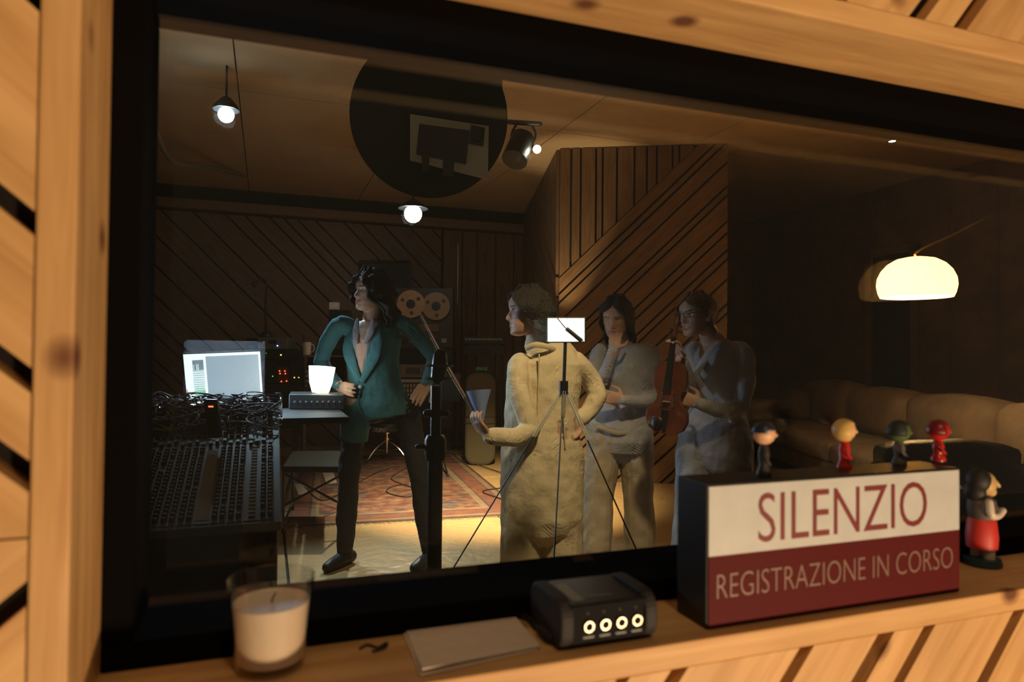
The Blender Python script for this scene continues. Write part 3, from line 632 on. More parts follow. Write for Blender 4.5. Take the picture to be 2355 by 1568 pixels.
# desk behind the console with the computer screen
dz = .938; dk = thing('desk', 'dark desk behind the mixing console', 'desk', (-.6, y1+.55, 0))
part(MB().box((-1.5, y1+.20, dz-.03), (.38, 3.94, dz)), 'desktop', mat('desk_black', (.02, .018, .017), .7, spec=.2), dk, smooth=False, bevel=.004)
for lx, ly in ((-1.45, y1+.25), (-.12, y1+.25), (-1.45, 3.98), (-.12, 3.98)): part(MB().box((lx-.03, ly-.03, 0), (lx+.03, ly+.03, dz-.031)), 'leg', BLACK, dk, smooth=False)
TL, TR, BR, BL = ond(421, 815, 3.50), ond(598, 808, 3.70), ond(605, 921, 3.70), ond(432, 937, 3.50)
mroot = thing('computer_monitor', 'lit computer monitor showing an audio editing window', 'monitor', Vector(((TL.x+TR.x)/2, (TL.y+TR.y)/2+.05, dz)))
nv = (BR-BL).cross(TL-BL).normalized()
if nv.dot(CAM-TL) < 0: nv = -nv
def bil(s, t, h=0): return TL*(1-s)*(1-t)+TR*s*(1-t)+BR*s*t+BL*(1-s)*t+nv*h
def rect(mb, s0, t0, s1, t1, h, th_=.0006, m=0): return mb.hexa([bil(s0, t1, h-th_), bil(s1, t1, h-th_), bil(s1, t0, h-th_), bil(s0, t0, h-th_)], [bil(s0, t1, h), bil(s1, t1, h), bil(s1, t0, h), bil(s0, t0, h)], m)
part(rect(MB(), -.022, -.03, 1.022, 1.045, -.001, .028), 'bezel', BLACK, mroot, smooth=False, bevel=.002)
scr = part(rect(MB(), 0, 0, 1, 1, 0), 'screen', emis('screen_base', (.82, .92, 1), 1.5), mroot, smooth=False)
part(rect(MB(), .275, .055, .972, .968, .0008), 'edit_window', emis('screen_grey', (.38, .52, .68), .75), scr, smooth=False)
part(rect(MB(), .10, .12, .245, .90, .0009), 'mixer_window', emis('screen_pale', (.55, .72, .85), .9), scr, smooth=False)
for i in range(7):
    a = .108+i*.0195; part(rect(MB(), a, .115, a+.015, .20+.11*(i % 3 == 1)+.10*(i > 4), .0014), 'channel_meter', emis('screen_dark', (.06, .08, .11), .5), scr, smooth=False)
    part(rect(MB(), a, .66-.03*(i % 3), a+.011, .80, .0014), 'level_bar', emis('screen_green', (.10, .75, .25), .8), scr, smooth=False)
for i in range(9): part(rect(MB(), .102, .34+i*.042, .243, .344+i*.042+.012, .0014), 'track_row', emis('screen_line', (.85, .95, 1), 1.3), scr, smooth=False)
part(rect(MB(), -.0, .66, .022, .88, .0012), 'side_tab', emis('screen_orange', (.9, .30, .10), .9), scr, smooth=False)
mc_ = (bil(.5, 1)+bil(.5, .5))/2-nv*.04
part(MB().tube([Vector((mc_.x, mc_.y, dz+.012)), mc_], .022, 12).lathe([(0, 0), (.10, 0), (.10, .008), (.02, .016), (0, .016)], 28, M=Matrix.Translation((mc_.x, mc_.y, dz+.001))), 'stand', BLACK, mroot)
lm = lamp('screen_light', 'AREA', tuple(bil(.5, .5, .02)), 22, (.55, .70, 1), tuple(bil(.5, .5, 1)), .4)

# equipment racks behind
LEDS = {'r': emis('led_red', (1, .10, .03), 6), 'g': emis('led_green', (.25, 1, .1), 3), 'a': emis('led_amber', (1, .5, .08), 6), 'b': emis('led_blue', (.2, .25, 1), 8)}
DU = 7.0
def bx(mb, u0, v0, u1, v1, d, dep, m=0):
    """box facing the camera at depth d, its face spanning these pixels"""
    P = [ond(u0, v1, d), ond(u1, v1, d), ond(u1, v0, d), ond(u0, v0, d)]; return mb.hexa([p_+AW*dep for p_ in P], P, m)
def dot(root, u, v, d, key, r=.006): part(MB().ball(ond(u, v, d-.003), r, 10), 'led', LEDS[key], root)
def knob(root, u, v, d, r, m, name='knob'): part(MB().lathe([(r, 0), (r*.9, r*.9), (r*.6, r), (0, r)], 14, M=frame(R0, Z, -AW, ond(u, v, d-.001))), name, m, root)
rk = thing('equipment_rack', 'tall black equipment rack beside the desk with red indicator lights', 'rack', base_at(ond(632, 900, DU+.2)))
zb = ond(632, 985, DU).z
part(bx(MB(), 566, 803, 694, 985, DU+.03, .40), 'cabinet', BLACKM, rk, smooth=False)
for u in (580, 680): part(MB().box(base_at(ond(u, 900, DU+.2), .0118)+Vector((-.03, -.03, 0)), base_at(ond(u, 900, DU+.2), zb+.02)+Vector((.03, .03, 0))), 'leg', BLACK, rk, smooth=False)
def unit(u0, v0, u1, v1, name, m, d=DU, dep=.03, root=rk): return part(bx(MB(), u0, v0, u1, v1, d, dep), name, m, root, smooth=False, bevel=.002)
un = unit(572, 806, 690, 826, 'rack_unit', BLACK); dot(un, 646, 816, DU, 'a', .007); dot(un, 612, 812, DU, 'g', .003)
un = unit(572, 829, 634, 880, 'rack_unit', BLACK); dot(un, 627, 865, DU, 'g', .005); knob(un, 585, 845, DU, .012, DGREY); knob(un, 605, 845, DU, .012, DGREY)
un = unit(637, 843, 664, 881, 'rack_unit', mat('red_unit', (.10, .012, .008), .5))
for u, v in ((643, 853), (655, 853), (644, 859), (656, 859), (647, 877), (659, 876)): dot(un, u, v, DU, 'r', .0065)
un = unit(667, 829, 690, 881, 'rack_unit', BLACK); dot(un, 677, 868, DU, 'a', .006); dot(un, 687, 868, DU, 'a', .005)
un = unit(572, 884, 690, 910, 'rack_unit', DGREY)
for i in range(8): knob(un, 582+i*13, 897, DU, .010, BLACK)
un = unit(572, 913, 690, 950, 'rack_unit', BLACK)
for i in range(10): knob(un, 580+i*11, 925, DU, .008, DGREY); knob(un, 580+i*11, 940, DU, .008, SILVER)
# amplifier on the rack
am = thing('power_amplifier', 'grey power amplifier with two round knobs and a blue light on the rack', 'amplifier', ond(630, 803, DU+.1))
part(bx(MB(), 592, 776, 660, 802.4, DU-.02, .3), 'case', mat('amp_grey', (.16, .155, .145), .5, .3), am, smooth=False, bevel=.004)
knob(am, 608, 787, DU-.02, .013, CHROME); knob(am, 647, 787, DU-.02, .013, CHROME); part(bx(MB(), 617, 782, 636, 791, DU-.024, .003), 'display', BLACK, am, smooth=False); dot(am, 638, 795, DU-.02, 'b', .007)
part(bx(MB(), 566, 777, 590, 801.5, DU, .2), 'side_vent', BLACKM, am, smooth=False)
# dark gooseneck lamp standing on it
gl_ = thing('gooseneck_lamp', 'unlit black gooseneck desk lamp on the grey amplifier', 'desk lamp', ond(612, 776, DU+.1))
part(MB().lathe([(0, 0), (.065, 0), (.065, .012), (.05, .045), (.02, .065), (0, .067)], 24, M=Matrix.Translation(ond(612, 775.5, DU+.08))), 'base', BLACK, gl_)
part(MB().tube([ond(612, 765, DU+.08), ond(611, 700, DU+.08), ond(613, 655, DU+.08), ond(606, 642, DU+.08), ond(594, 646, DU+.06), ond(586, 653, DU+.04)], .011, 10, k=5), 'neck', BLACK, gl_)
part(MB().tube([ond(590, 650, DU+.05), ond(582, 656, DU+.03)], [.012, .03], 14, cap=False), 'head', BLACK, gl_)
# low shelf with mug, knob boxes and keyboard stand
SHD = 7.05
sf = thing('shelf_unit', 'dark shelf beside the equipment rack holding a white mug', 'shelf', base_at(ond(780, 900, SHD+.2)))
part(bx(MB(), 697, 817, 800, 821, SHD, .35), 'shelf', DARKWOOD, sf, smooth=False); part(bx(MB(), 697, 896, 800, 901, SHD, .35), 'shelf', DARKWOOD, sf, smooth=False)
part(bx(MB(), 697, 821, 800, 896, SHD+.32, .02), 'back_board', BLACKM, sf, smooth=False)
for u in (700, 797): part(MB().box(base_at(ond(u, 900, SHD+.17), .0118)+Vector((-.015, -.15, 0)), base_at(ond(u, 900, SHD+.17), ond(u, 817, SHD).z)+Vector((.015, .15, 0))), 'side_panel', DARKWOOD, sf, smooth=False)
mp = ond(706, 816.5, SHD+.05); mg = thing('mug', 'white ceramic mug on the shelf beside the rack', 'mug', mp); mh = 30/FPX*SHD
part(MB().lathe([(0, 0), (.040, 0), (.042, .004), (.042, mh), (.039, mh), (.038, .008), (0, .007)], 28, M=Matrix.Translation(mp)), 'cup', WHITE, mg)
part(MB().tube([mp+R0*.04+Z*mh*.85, mp+R0*.068+Z*mh*.75, mp+R0*.07+Z*mh*.4, mp+R0*.04+Z*mh*.2], .006, 8, k=4), 'handle', WHITE, mg)
br = thing('brass_rail', 'thin yellow metal bar fixed behind the white mug', 'bar', ond(680, 778, SHD+.2)); part(MB().rod(ond(700, 777, SHD+.2), ond(735, 779, SHD+.2), .006), 'rod', mat('brass', (.45, .32, .14), .3, .9), br); part(MB().rod(ond(699, 770, SHD+.2), ond(699, 816, SHD+.2), .006).rod(ond(730, 779, SHD+.2), ond(730, 816.5, SHD+.2), .005), 'post', DGREY, br)
for i, u in enumerate((699, 713)):
    kb = thing('knob_module', ('small grey knob module nearer the rack on the shelf', 'small grey knob module nearer the glowing lamp on the shelf')[i], 'module', ond(u+5, 893, SHD-.02), 'knob modules on the shelf')
    part(bx(MB(), u, 848, u+11, 894.5, SHD-.02, .2), 'case', mat('module_grey', (.10, .11, .13), .4, .4), kb, smooth=False)
    for j in range(4): knob(kb, u+5.5, 854+j*11, SHD-.02, .012, SILVER)
# long amplifier case with a lamp on it, at the end of the desk
AD = 3.66
kc = thing('amplifier_head', 'long black amplifier case under the small glowing lamp', 'amplifier', base_at(ond(735, 920, AD+.1), dz+.0005))
Pb = [base_at(ond(u, 938, d_), dz+.0008) for u, d_ in ((664, AD), (792, AD), (786, AD+.26), (668, AD+.26))]; zt_a = ond(735, 906, AD+.06).z-dz
part(MB().hexa(Pb, [p_+Z*zt_a for p_ in Pb]), 'case', mat('case_dark', (.03, .033, .038), .4), kc, smooth=False, bevel=.005)
for i in range(9): knob(kc, 678+i*13, 924, AD-.002, .006, SILVER)
lp = base_at(ond(742, 905.2, AD+.09), dz+zt_a+.0015); tl = thing('table_lamp', 'small table lamp with a brightly glowing white shade', 'lamp', lp)
TLS = emis('white_shade', (1, .97, .88), 5.0); LD = AD+.09
part(MB().tube([ond(737, 902, LD), ond(738, 880, LD), ond(741, 843, LD)], [.045, .061, .071], 28, cap=False), 'shade', TLS, tl)
part(MB().lathe([(0, 0), (.030, 0), (.026, .004), (.006, .007), (.006, .02), (0, .02)], 20, M=Matrix.Translation(lp)), 'base', mat('brass', (.45, .32, .14), .3, .9), tl)
lamp('table_light', 'POINT', tuple(ond(738, 870, LD-.12)), 1.6, (1, .93, .8), None, .05)
# right-hand stack behind the man: tape machine, cassette deck, small mixer
DT = 8.3
tr_ = thing('tape_recorder', 'reel-to-reel tape recorder with two large tan reels', 'tape recorder', ond(975, 800, DT+.1))
part(bx(MB(), 908, 662, 1042, 800, DT+.02, .2), 'case', mat('tape_case', (.035, .024, .018), .5), tr_, smooth=False, bevel=.006)
TAN = mat('reel_tan', (.42, .25, .12), .45, 0, 0, 0, .1, 20); TAN2 = mat('reel_tan_dull', (.30, .20, .11), .5)
for u, v, m in ((945, 699, TAN), (1003, 704, TAN2)):
    Mr = frame(R0, Z, -AW, ond(u, v, DT-.01)); R_ = 32/FPX*DT; mb = MB()
    rl = part(mb.lathe([(R_*.30, 0), (R_, 0), (R_, .012), (R_*.30, .012)], 40, M=Mr, closed=True), 'reel', m, tr_)
    part(MB().lathe([(0, 0), (R_*.34, 0), (R_*.33, .016), (R_*.1, .018), (0, .018)], 24, M=Mr), 'hub', BLACK, rl)
    for a in (.6, 2.7, 4.8): part(MB().lathe([(0, .0122), (R_*.14, .0122), (R_*.14, .0135), (0, .0135)], 14, M=Mr @ Matrix.Translation((R_*.66*math.cos(a), R_*.66*math.sin(a), 0))), 'slot', mat('reel_shadow', (.08, .045, .025), .6), rl)
part(bx(MB(), 945, 745, 1010, 762, DT, .02), 'head_cover', mat('tape_metal', (.22, .12, .06), .35, .6), tr_, smooth=False)
for i in range(6): part(bx(MB(), 925+i*18, 778, 937+i*18, 788, DT, .02), 'button', SILVER if i % 2 else BLACK, tr_, smooth=False)
rk2 = thing('gear_stack', 'wide dark gear cabinet under the reel-to-reel recorder', 'cabinet', base_at(ond(960, 900, DT+.2)))
part(bx(MB(), 862, 800.5, 1044, 990, DT+.03, .4), 'cabinet', BLACKM, rk2, smooth=False)
for u in (880, 1030): part(MB().box(base_at(ond(u, 990, DT+.2), .0118)+Vector((-.03, -.03, 0)), base_at(ond(u, 990, DT+.2), ond(u, 990, DT).z+.02)+Vector((.03, .03, 0))), 'leg', BLACK, rk2, smooth=False)
cdk = part(bx(MB(), 920, 838, 990, 868, DT, .05), 'cassette_deck', mat('deck', (.22, .18, .13), .5, .3), rk2, smooth=False, bevel=.003)
part(bx(MB(), 933, 845, 966, 860, DT-.004, .006), 'cassette_window', mat('deck_dark', (.09, .075, .06), .3), cdk, smooth=False)
mxp = part(bx(MB(), 918, 872, 990, 908, DT, .05), 'small_mixer', mat('mixer_dark', (.05, .045, .04), .5), rk2, smooth=False)
part(bx(MB(), 918, 872, 990, 879, DT-.004, .006), 'cream_edge', mat('cream_panel', (.45, .40, .30), .5), mxp, smooth=False)
for r_ in range(2):
    for i in range(9): part(bx(MB(), 921+i*7.4, 883+r_*11, 925+i*7.4, 891+r_*11, DT-.008, .008), 'fader_cap', mat('cream_panel', (.45, .40, .30), .5), mxp, smooth=False)
dot(rk2, 927, 913, DT+.03, 'r', .011)
for v0, v1 in ((806, 832), (918, 940), (944, 985)):
    for u0, u1 in ((868, 916), (994, 1040)): part(bx(MB(), u0, v0, u1, v1, DT+.01, .03), 'rack_unit', DGREY if v0 == 806 else BLACK, rk2, smooth=False)
# dark keyboard stack, padded case with a green tin
kb2 = thing('keyboard_rack', 'dark boxy keyboard rack standing beside the gear cabinet', 'keyboard', base_at(ond(1108, 800, 8.4)))
for v0, v1 in ((775, 790), (796, 815)): part(bx(MB(), 1066, v0, 1160, v1, 8.3, .3), 'keyboard', BLACK, kb2, smooth=False, bevel=.006)
for i in range(12): part(bx(MB(), 1070+i*7.2, 778, 1075+i*7.2, 782, 8.29, .01), 'key', SILVER, kb2, smooth=False)
for u in (1072, 1155): part(MB().rod(base_at(ond(u, 790, 8.45)), base_at(ond(u, 790, 8.45), ond(u, 776, 8.45).z), .018), 'leg', BLACK, kb2)
OL = mat('olive_cloth', (.075, .062, .03), .8, 0, .2, 60)
ac = thing('padded_case', 'olive rounded padded case standing behind the woman in cream', 'case', base_at(ond(1106, 900, 7.6)))
mb = MB(); P0 = base_at(ond(1106, 900, 7.7)); wz = ond(1106, 856, 7.7).z; mb.prism(rr_poly(.34, wz-.001, .12), .22, M=frame(R0, Z, -AW, P0-R0*.17+AW*.11+Z*.001)); part(mb, 'body', OL, ac, bevel=.03, smooth=False)
part(MB().tube([P0-R0*.171+Z*wz*.45-AW*.111, P0+R0*.171+Z*wz*.45-AW*.111], .006, 6).tube([P0-R0*.171+Z*wz*.52-AW*.111, P0+R0*.171+Z*wz*.52-AW*.111], .006, 6), 'zip', BLACK, ac)
gt = thing('green_tin', 'small green tin lying on the olive padded case', 'tin', P0+Z*(wz+.002)); part(MB().tube([P0+Z*(wz+.032)-R0*.06, P0+Z*(wz+.032)+R0*.06], .03, 18, cap=False), 'can', mat('green_paint', (.07, .22, .10), .35), gt); part(MB().rod(P0+Z*(wz+.032)+R0*.06, P0+Z*(wz+.032)+R0*.068, .031, 18), 'lid', SILVER, gt)
sp_ = thing('loudspeaker', 'black loudspeaker on the shelf behind the man in teal', 'speaker', ond(777, 816.5, 7.15))
part(bx(MB(), 756, 712, 799, 816.6, 7.1, .2), 'cabinet', BLACK, sp_, smooth=False, bevel=.006)
for v, r_ in ((745, .045), (785, .075)): part(MB().lathe([(r_*1.05, 0), (r_, .004), (r_*.5, -.01), (0, -.004)], 24, M=frame(R0, Z, -AW, ond(777, v, 7.097))), 'cone', DGREY, sp_)
o = bx(MB(), 757, 695, 777, 711.5, 7.12, .08).build('small_carton', WHITE, None, smooth=False, origin=ond(767, 711, 7.15)); tag(o, 'small white carton on top of the black loudspeaker', 'box')
pf = thing('picture_frame', 'dark framed panel hung on the slatted far wall', 'picture', ony(884, 700, FARY-.06))
P = [ony(u, v, FARY-.035) for u, v in ((828, 705), (942, 705), (942, 602), (828, 602))]
part(MB().hexa([p_+Vector((0, .02, 0)) for p_ in P], P), 'board', mat('panel_dark', (.03, .022, .016), .6), pf, smooth=False)
for a, b_ in zip(P, P[1:]+P[:1]): part(MB().tube([a, b_], .02, 6), 'frame_bar', BLACK, pf)

# ================================================================== FLOOR THINGS
RUG = bpy.data.materials.new('persian_rug'); RUG.use_nodes = True
nt = RUG.node_tree; b = nt.nodes['Principled BSDF']; N = nt.nodes.new; L = nt.links.new; b.inputs['Roughness'].default_value = .95; b.inputs['Specular IOR Level'].default_value = .1
tc = N('ShaderNodeTexCoord'); vo = N('ShaderNodeTexVoronoi'); vo.inputs['Scale'].default_value = 7; L(tc.outputs['Object'], vo.inputs['Vector'])
r1 = N('ShaderNodeValToRGB'); e = r1.color_ramp.elements; e[0].position = .12; e[0].color = (.20, .14, .085, 1); e[1].position = .55; e[1].color = (.125, .040, .028, 1)
e2 = e.new(.3); e2.color = (.16, .065, .042, 1); e3 = e.new(.75); e3.color = (.06, .05, .06, 1); L(vo.outputs['Distance'], r1.inputs[0])
nz = N('ShaderNodeTexNoise'); nz.inputs['Scale'].default_value = 11; nz.inputs['Detail'].default_value = 4; L(tc.outputs['Object'], nz.inputs['Vector'])
r2 = N('ShaderNodeValToRGB'); e = r2.color_ramp.elements; e[0].position = .42; e[0].color = (.05, .04, .045, 1); e[1].position = .58; e[1].color = (.22, .16, .105, 1); L(nz.outputs['Fac'], r2.inputs[0])
m1 = N('ShaderNodeMix'); m1.data_type = 'RGBA'; m1.inputs['Factor'].default_value = .35; L(r1.outputs[0], m1.inputs['A']); L(r2.outputs[0], m1.inputs['B'])
rw, rl_ = 1.86, 3.3
sx_ = N('ShaderNodeSeparateXYZ'); L(tc.outputs['Object'], sx_.inputs[0])
def mth(op, a, bb=None):
    q_ = N('ShaderNodeMath'); q_.operation = op
    for i, x in enumerate((a, bb)):
        if x is None: continue
        if isinstance(x, (int, float)): q_.inputs[i].default_value = x
        else: L(x, q_.inputs[i])
    return q_.outputs[0]
edge = mth('MINIMUM', mth('SUBTRACT', rw/2, mth('ABSOLUTE', sx_.outputs[0])), mth('SUBTRACT', rl_/2, mth('ABSOLUTE', sx_.outputs[1])))
rb = N('ShaderNodeValToRGB'); rb.color_ramp.interpolation = 'CONSTANT'; e = rb.color_ramp.elements; e[0].position = 0; e[0].color = (.05, .035, .03, 1); e[1].position = .03; e[1].color = (.20, .15, .10, 1)
for p_, c_ in ((.08, (.10, .05, .04, 1)), (.10, (.15, .06, .042, 1)), (.22, (.06, .045, .05, 1)), (.24, (.20, .15, .10, 1)), (.30, (0, 0, 0, 1))): q_ = e.new(p_); q_.color = c_
L(edge, rb.inputs[0]); gt_ = mth('GREATER_THAN', edge, .30)
mm = N('ShaderNodeMix'); mm.data_type = 'RGBA'; L(gt_, mm.inputs['Factor']); L(m1.outputs['Result'], mm.inputs['B'])
m2 = N('ShaderNodeMix'); m2.data_type = 'RGBA'; m2.inputs['Factor'].default_value = .35; L(rb.outputs[0], m2.inputs['A']); L(m1.outputs['Result'], m2.inputs['B']); L(m2.outputs['Result'], mm.inputs['A'])
L(mm.outputs['Result'], b.inputs['Base Color'])
bp = N('ShaderNodeBump'); bp.inputs['Strength'].default_value = .4; bp.inputs['Distance'].default_value = .01; L(nz.outputs['Fac'], bp.inputs['Height']); L(bp.outputs[0], b.inputs['Normal'])
rn, rf = onz(1205, 1184), onz(640, 1215); rc = (rn+rf)/2; ra = math.atan2(rn.y-rf.y, rn.x-rf.x); ca, sa = math.cos(ra), math.sin(ra); rc = rc+Vector((-sa, ca, 0))*rl_/2
mb = MB(); n = 24
mb.box((-rw/2, -rl_/2, .0006), (rw/2, rl_/2, .011))
rug = mb.build('rug', RUG, None, smooth=False, M=Matrix.Translation(rc) @ Matrix.Rotation(ra, 4, 'Z'), bevel=.004); tag(rug, 'worn red and tan patterned rug on the studio floor', 'rug')
fr = MB()
for i in range(150):
    x = -rw/2+.01+i*(rw-.02)/149; fr.rod((x, -rl_/2, .006), (x+rr.uniform(-.008, .008), -rl_/2-rr.uniform(.035, .05), .002), .0022, 4)
f_ = fr.build('fringe', mat('fringe', (.30, .24, .17), .9), rug); f_['kind'] = 'stuff'
# drum stool
st = onz(889, 1062); st.z = .0115; seat_z = .455; root = thing('drum_stool', 'round black drum stool on chrome tripod legs on the rug', 'stool', st); T = Matrix.Translation((st.x, st.y, 0)); sr = 44/FPX*7.83
VIN = mat('black_vinyl', (.014, .016, .014), .35)
sc = part(MB().lathe([(0, seat_z-.10), (sr*.9, seat_z-.10), (sr, seat_z-.085), (sr*1.02, seat_z-.03), (sr*.97, seat_z-.006), (sr*.8, seat_z), (0, seat_z+.004)], 40, M=T), 'seat', VIN, root)
part(MB().lathe([(sr*1.015, seat_z-.042), (sr*1.035, seat_z-.036), (sr*1.015, seat_z-.030)], 40, M=T, closed=True), 'piping', DGREY, sc)
part(MB().lathe([(0, seat_z-.13), (.05, seat_z-.13), (.05, seat_z-.1), (0, seat_z-.1)], 16, M=T).rod((st.x, st.y, seat_z-.12), (st.x, st.y, .10), .017, 12), 'post', CHROME, root)
part(MB().lathe([(0, .245), (.032, .245), (.032, .28), (0, .28)], 12, M=T).rod(Vector((st.x, st.y, .262)), Vector((st.x+.06, st.y-.03, .262)), .008), 'clamp', CHROME, root)
for a in (200, 330, 85):
    a = math.radians(a); dv = Vector((math.cos(a), math.sin(a), 0)); q0 = Vector((st.x, st.y, 0))
    lg = part(MB().tube([q0+dv*.02+Z*.24, q0+dv*.14+Z*.16, q0+dv*.25+Z*.03], .010, 8, k=3).rod(q0+dv*.02+Z*.13, q0+dv*.15+Z*.15, .007), 'leg', CHROME, root)
    part(MB().tube([q0+dv*.245+Z*.040, q0+dv*.258+Z*.031], .016, 8), 'foot', RUB, lg)
tx = ond(865, 957, 7.6); tdir = (Vector((tx.x-st.x, tx.y-st.y, 0))).normalized(); tn = (-AW*.98-R0*.16).normalized()
text_mesh('TAMBURO', 'lettering', mat('stool_print', (.75, .72, .62), .5), root, frame(Z.cross(tn)*-1, Z, tn, Vector((st.x, st.y, seat_z-.068))+tn*(sr*1.022+.002)), .16, .05)
# low folding bench on the rug
ft = onz(655, 1206); bz = .47; bd = 4.98; root = thing('folding_bench', 'low black padded bench on thin metal legs beside the console', 'bench', Vector((*ond(722, 1150, 5.2).xy, .0115)))
c4 = [onz(u, v, bz) for u, v in ((648, 1072), (797, 1072), (790, 1036), (672, 1036))]
part(MB().hexa([p_-Z*.045 for p_ in c4], c4), 'seat', VIN, root, smooth=False, bevel=.01)
ce = sum(c4, Vector())/4
for (i, j) in ((0, 3), (1, 2)):
    a, b_ = c4[i]+(ce-c4[i])*.06, c4[j]+(ce-c4[j])*.06
    part(MB().rod(a-Z*.046, Vector((a.x, a.y, .0125)), .010).rod(b_-Z*.046, Vector((b_.x, b_.y, .0125)), .010).rod(Vector((a.x, a.y, .07)), Vector((b_.x, b_.y, .07)), .008), 'leg_frame', DGREY, root)
part(MB().rod(c4[0].lerp(ce, .1)-Z*.06, Vector((*c4[1].lerp(ce, .1).xy, .20)), .008).rod(c4[1].lerp(ce, .1)-Z*.06, Vector((*c4[0].lerp(ce, .1).xy, .20)), .008), 'cross_brace', DGREY, root)
# thick studio microphone stand close to the window
sp = ond(1003, 900, 2.35); bpz = base_at(sp); root = thing('microphone_stand', 'thick black studio microphone stand close to the window', 'microphone stand', bpz)
part(MB().lathe([(0, 0), (.20, 0), (.20, .02), (.05, .04), (0, .04)], 32, M=Matrix.Translation(bpz)), 'base', BLACK, root)
zt_ = sp.z
part(MB().rod(bpz+Z*.03, bpz+Z*(zt_-.16), .026, 14), 'lower_tube', BLACK, root)
part(MB().rod(bpz+Z*(zt_-.17), bpz+Z*(zt_+.02), .018, 12), 'upper_tube', BLACK, root)
part(MB().lathe([(0, 0), (.034, 0), (.037, .02), (.037, .07), (.03, .085), (0, .085)], 18, M=Matrix.Translation(bpz+Z*(zt_-.235))).tube([bpz+Z*(zt_-.19)-R0*.035, bpz+Z*(zt_-.19)-R0*.06], .010, 8), 'clamp', BLACK, root)
part(MB().tube([bpz+Z*(zt_-.075)-R0*.03, bpz+Z*(zt_-.075)+R0*.035], .014, 10), 'collar', DGREY, root)
mic = thing('studio_microphone', 'large dark studio microphone on top of the thick stand', 'microphone', bpz+Z*zt_)
part(MB().tube([bpz+Z*(zt_+.048)+R0*.005, bpz+Z*(zt_+.075)+R0*.01], [.024, .027], 18), 'body', DGREY, mic)
part(MB().tube([bpz+Z*(zt_+.078)+R0*.01, bpz+Z*(zt_+.125)+R0*.013], [.027, .024], 18), 'grille', mat('grille', (.05, .045, .045), .35, .8), mic)
part(MB().lathe([(.046, 0), (.050, .004), (.046, .008)], 24, M=Matrix.Translation(bpz+Z*(zt_+.04)+R0*.008), closed=True).lathe([(.046, 0), (.050, .004), (.046, .008)], 24, M=Matrix.Translation(bpz+Z*(zt_+.085)+R0*.01), closed=True), 'shock_mount', BLACK, mic)
# little LED panel on a tripod in front of the woman in cream
DL = 2.62; root = thing('video_light', 'small bright LED panel on a chrome-legged tripod', 'video light', base_at(ond(1296, 900, DL)))
hd = part(bx(MB(), 1257, 729, 1348, 788, DL, .02), 'housing', BLACK, root, smooth=False, bevel=.003)
part(bx(MB(), 1260, 732, 1344, 785, DL-.002, .003), 'panel', emis('led_panel', (1, .96, .86), 5), root, smooth=False)
part(MB().tube([ond(1283, 733, DL-.012), ond(1304, 757, DL-.012), ond(1341, 784, DL-.012)], .0025, 8, k=4).rod(ond(1302, 755, DL-.012), ond(1338, 784, DL-.012), .009), 'arm', BLACK, root)
ap = ond(1296, 888, DL)
part(MB().rod(ond(1300, 788, DL+.01), ap-Z*.03, .007, 10), 'pole', BLACK, root)
part(MB().lathe([(0, -.03), (.018, -.03), (.018, .02), (0, .02)], 14, M=Matrix.Translation(ap)), 'hub', BLACK, root)
for k_, (u, v) in enumerate(((1226, 1004), (1351, 1012), (1292, 960))):
    q_ = ond(u, v, DL+(-.02 if k_ < 2 else -.09)); dv = (q_-ap); foot = ap+dv*(ap.z/(-dv.z)); foot.z = .006
    lg = part(MB().rod(ap, q_, .0038, 8).rod(ap+R0*.009, q_+R0*.009, .0028, 8), 'leg', mat('tripod_alloy', (.85, .80, .70), .35, .3) if k_ < 2 else BLACK, root)
    part(MB().rod(q_, foot, .0028, 6), 'leg_extension', BLACK, lg); part(MB().ball(foot, .006, 8), 'foot', RUB, lg)
# music stand on the rug
mf = onz(1012, 1066); root = thing('music_stand', 'black music stand with spread feet beside the drum stool', 'music stand', Vector((mf.x, mf.y, .001)))
q0 = Vector((mf.x, mf.y, 0)); zt2 = ond(1030, 900, 7.5).z
part(MB().rod(q0+Z*.08, q0+Z*zt2, .012), 'pole', BLACK, root)
for (u, v) in ((962, 1074), (1098, 1056), (1030, 1092)):
    t_ = onz(u, v, .0255); part(MB().rod(q0+Z*.16, t_, .010).ball(t_, .013, 8), 'leg', DGREY if u == 962 else BLACK, root)
part(MB().hexa(*[[q0+Z*zt2+R0*x+(Z*.95+AW*.3)*y-AW*t_ for x, y in ((-.22, -.12), (.22, -.12), (.22, .2), (-.22, .2))] for t_ in (0, .01)]), 'desk', BLACK, root, smooth=False)
part(MB().hexa(*[[q0+Z*zt2+R0*x+(Z*.95+AW*.3)*-.12-AW*(y+.012)+Z*t_ for x, y in ((-.22, 0), (.22, 0), (.22, .05), (-.22, .05))] for t_ in (0, .006)]), 'ledge', BLACK, root, smooth=False)
# tall thin pole
tp = ond(1054, 560, 9.0); root = thing('tall_pole', 'tall thin tan metal stand pole beside the tape recorder', 'pole', base_at(tp)); part(MB().rod(base_at(tp, .02), tp, .011), 'tube', mat('tan_metal', (.30, .19, .09), .4, .5), root); part(MB().lathe([(0, 0), (.14, 0), (.14, .015), (.02, .03), (0, .03)], 24, M=Matrix.Translation(base_at(tp, .001))), 'foot', BLACK, root)
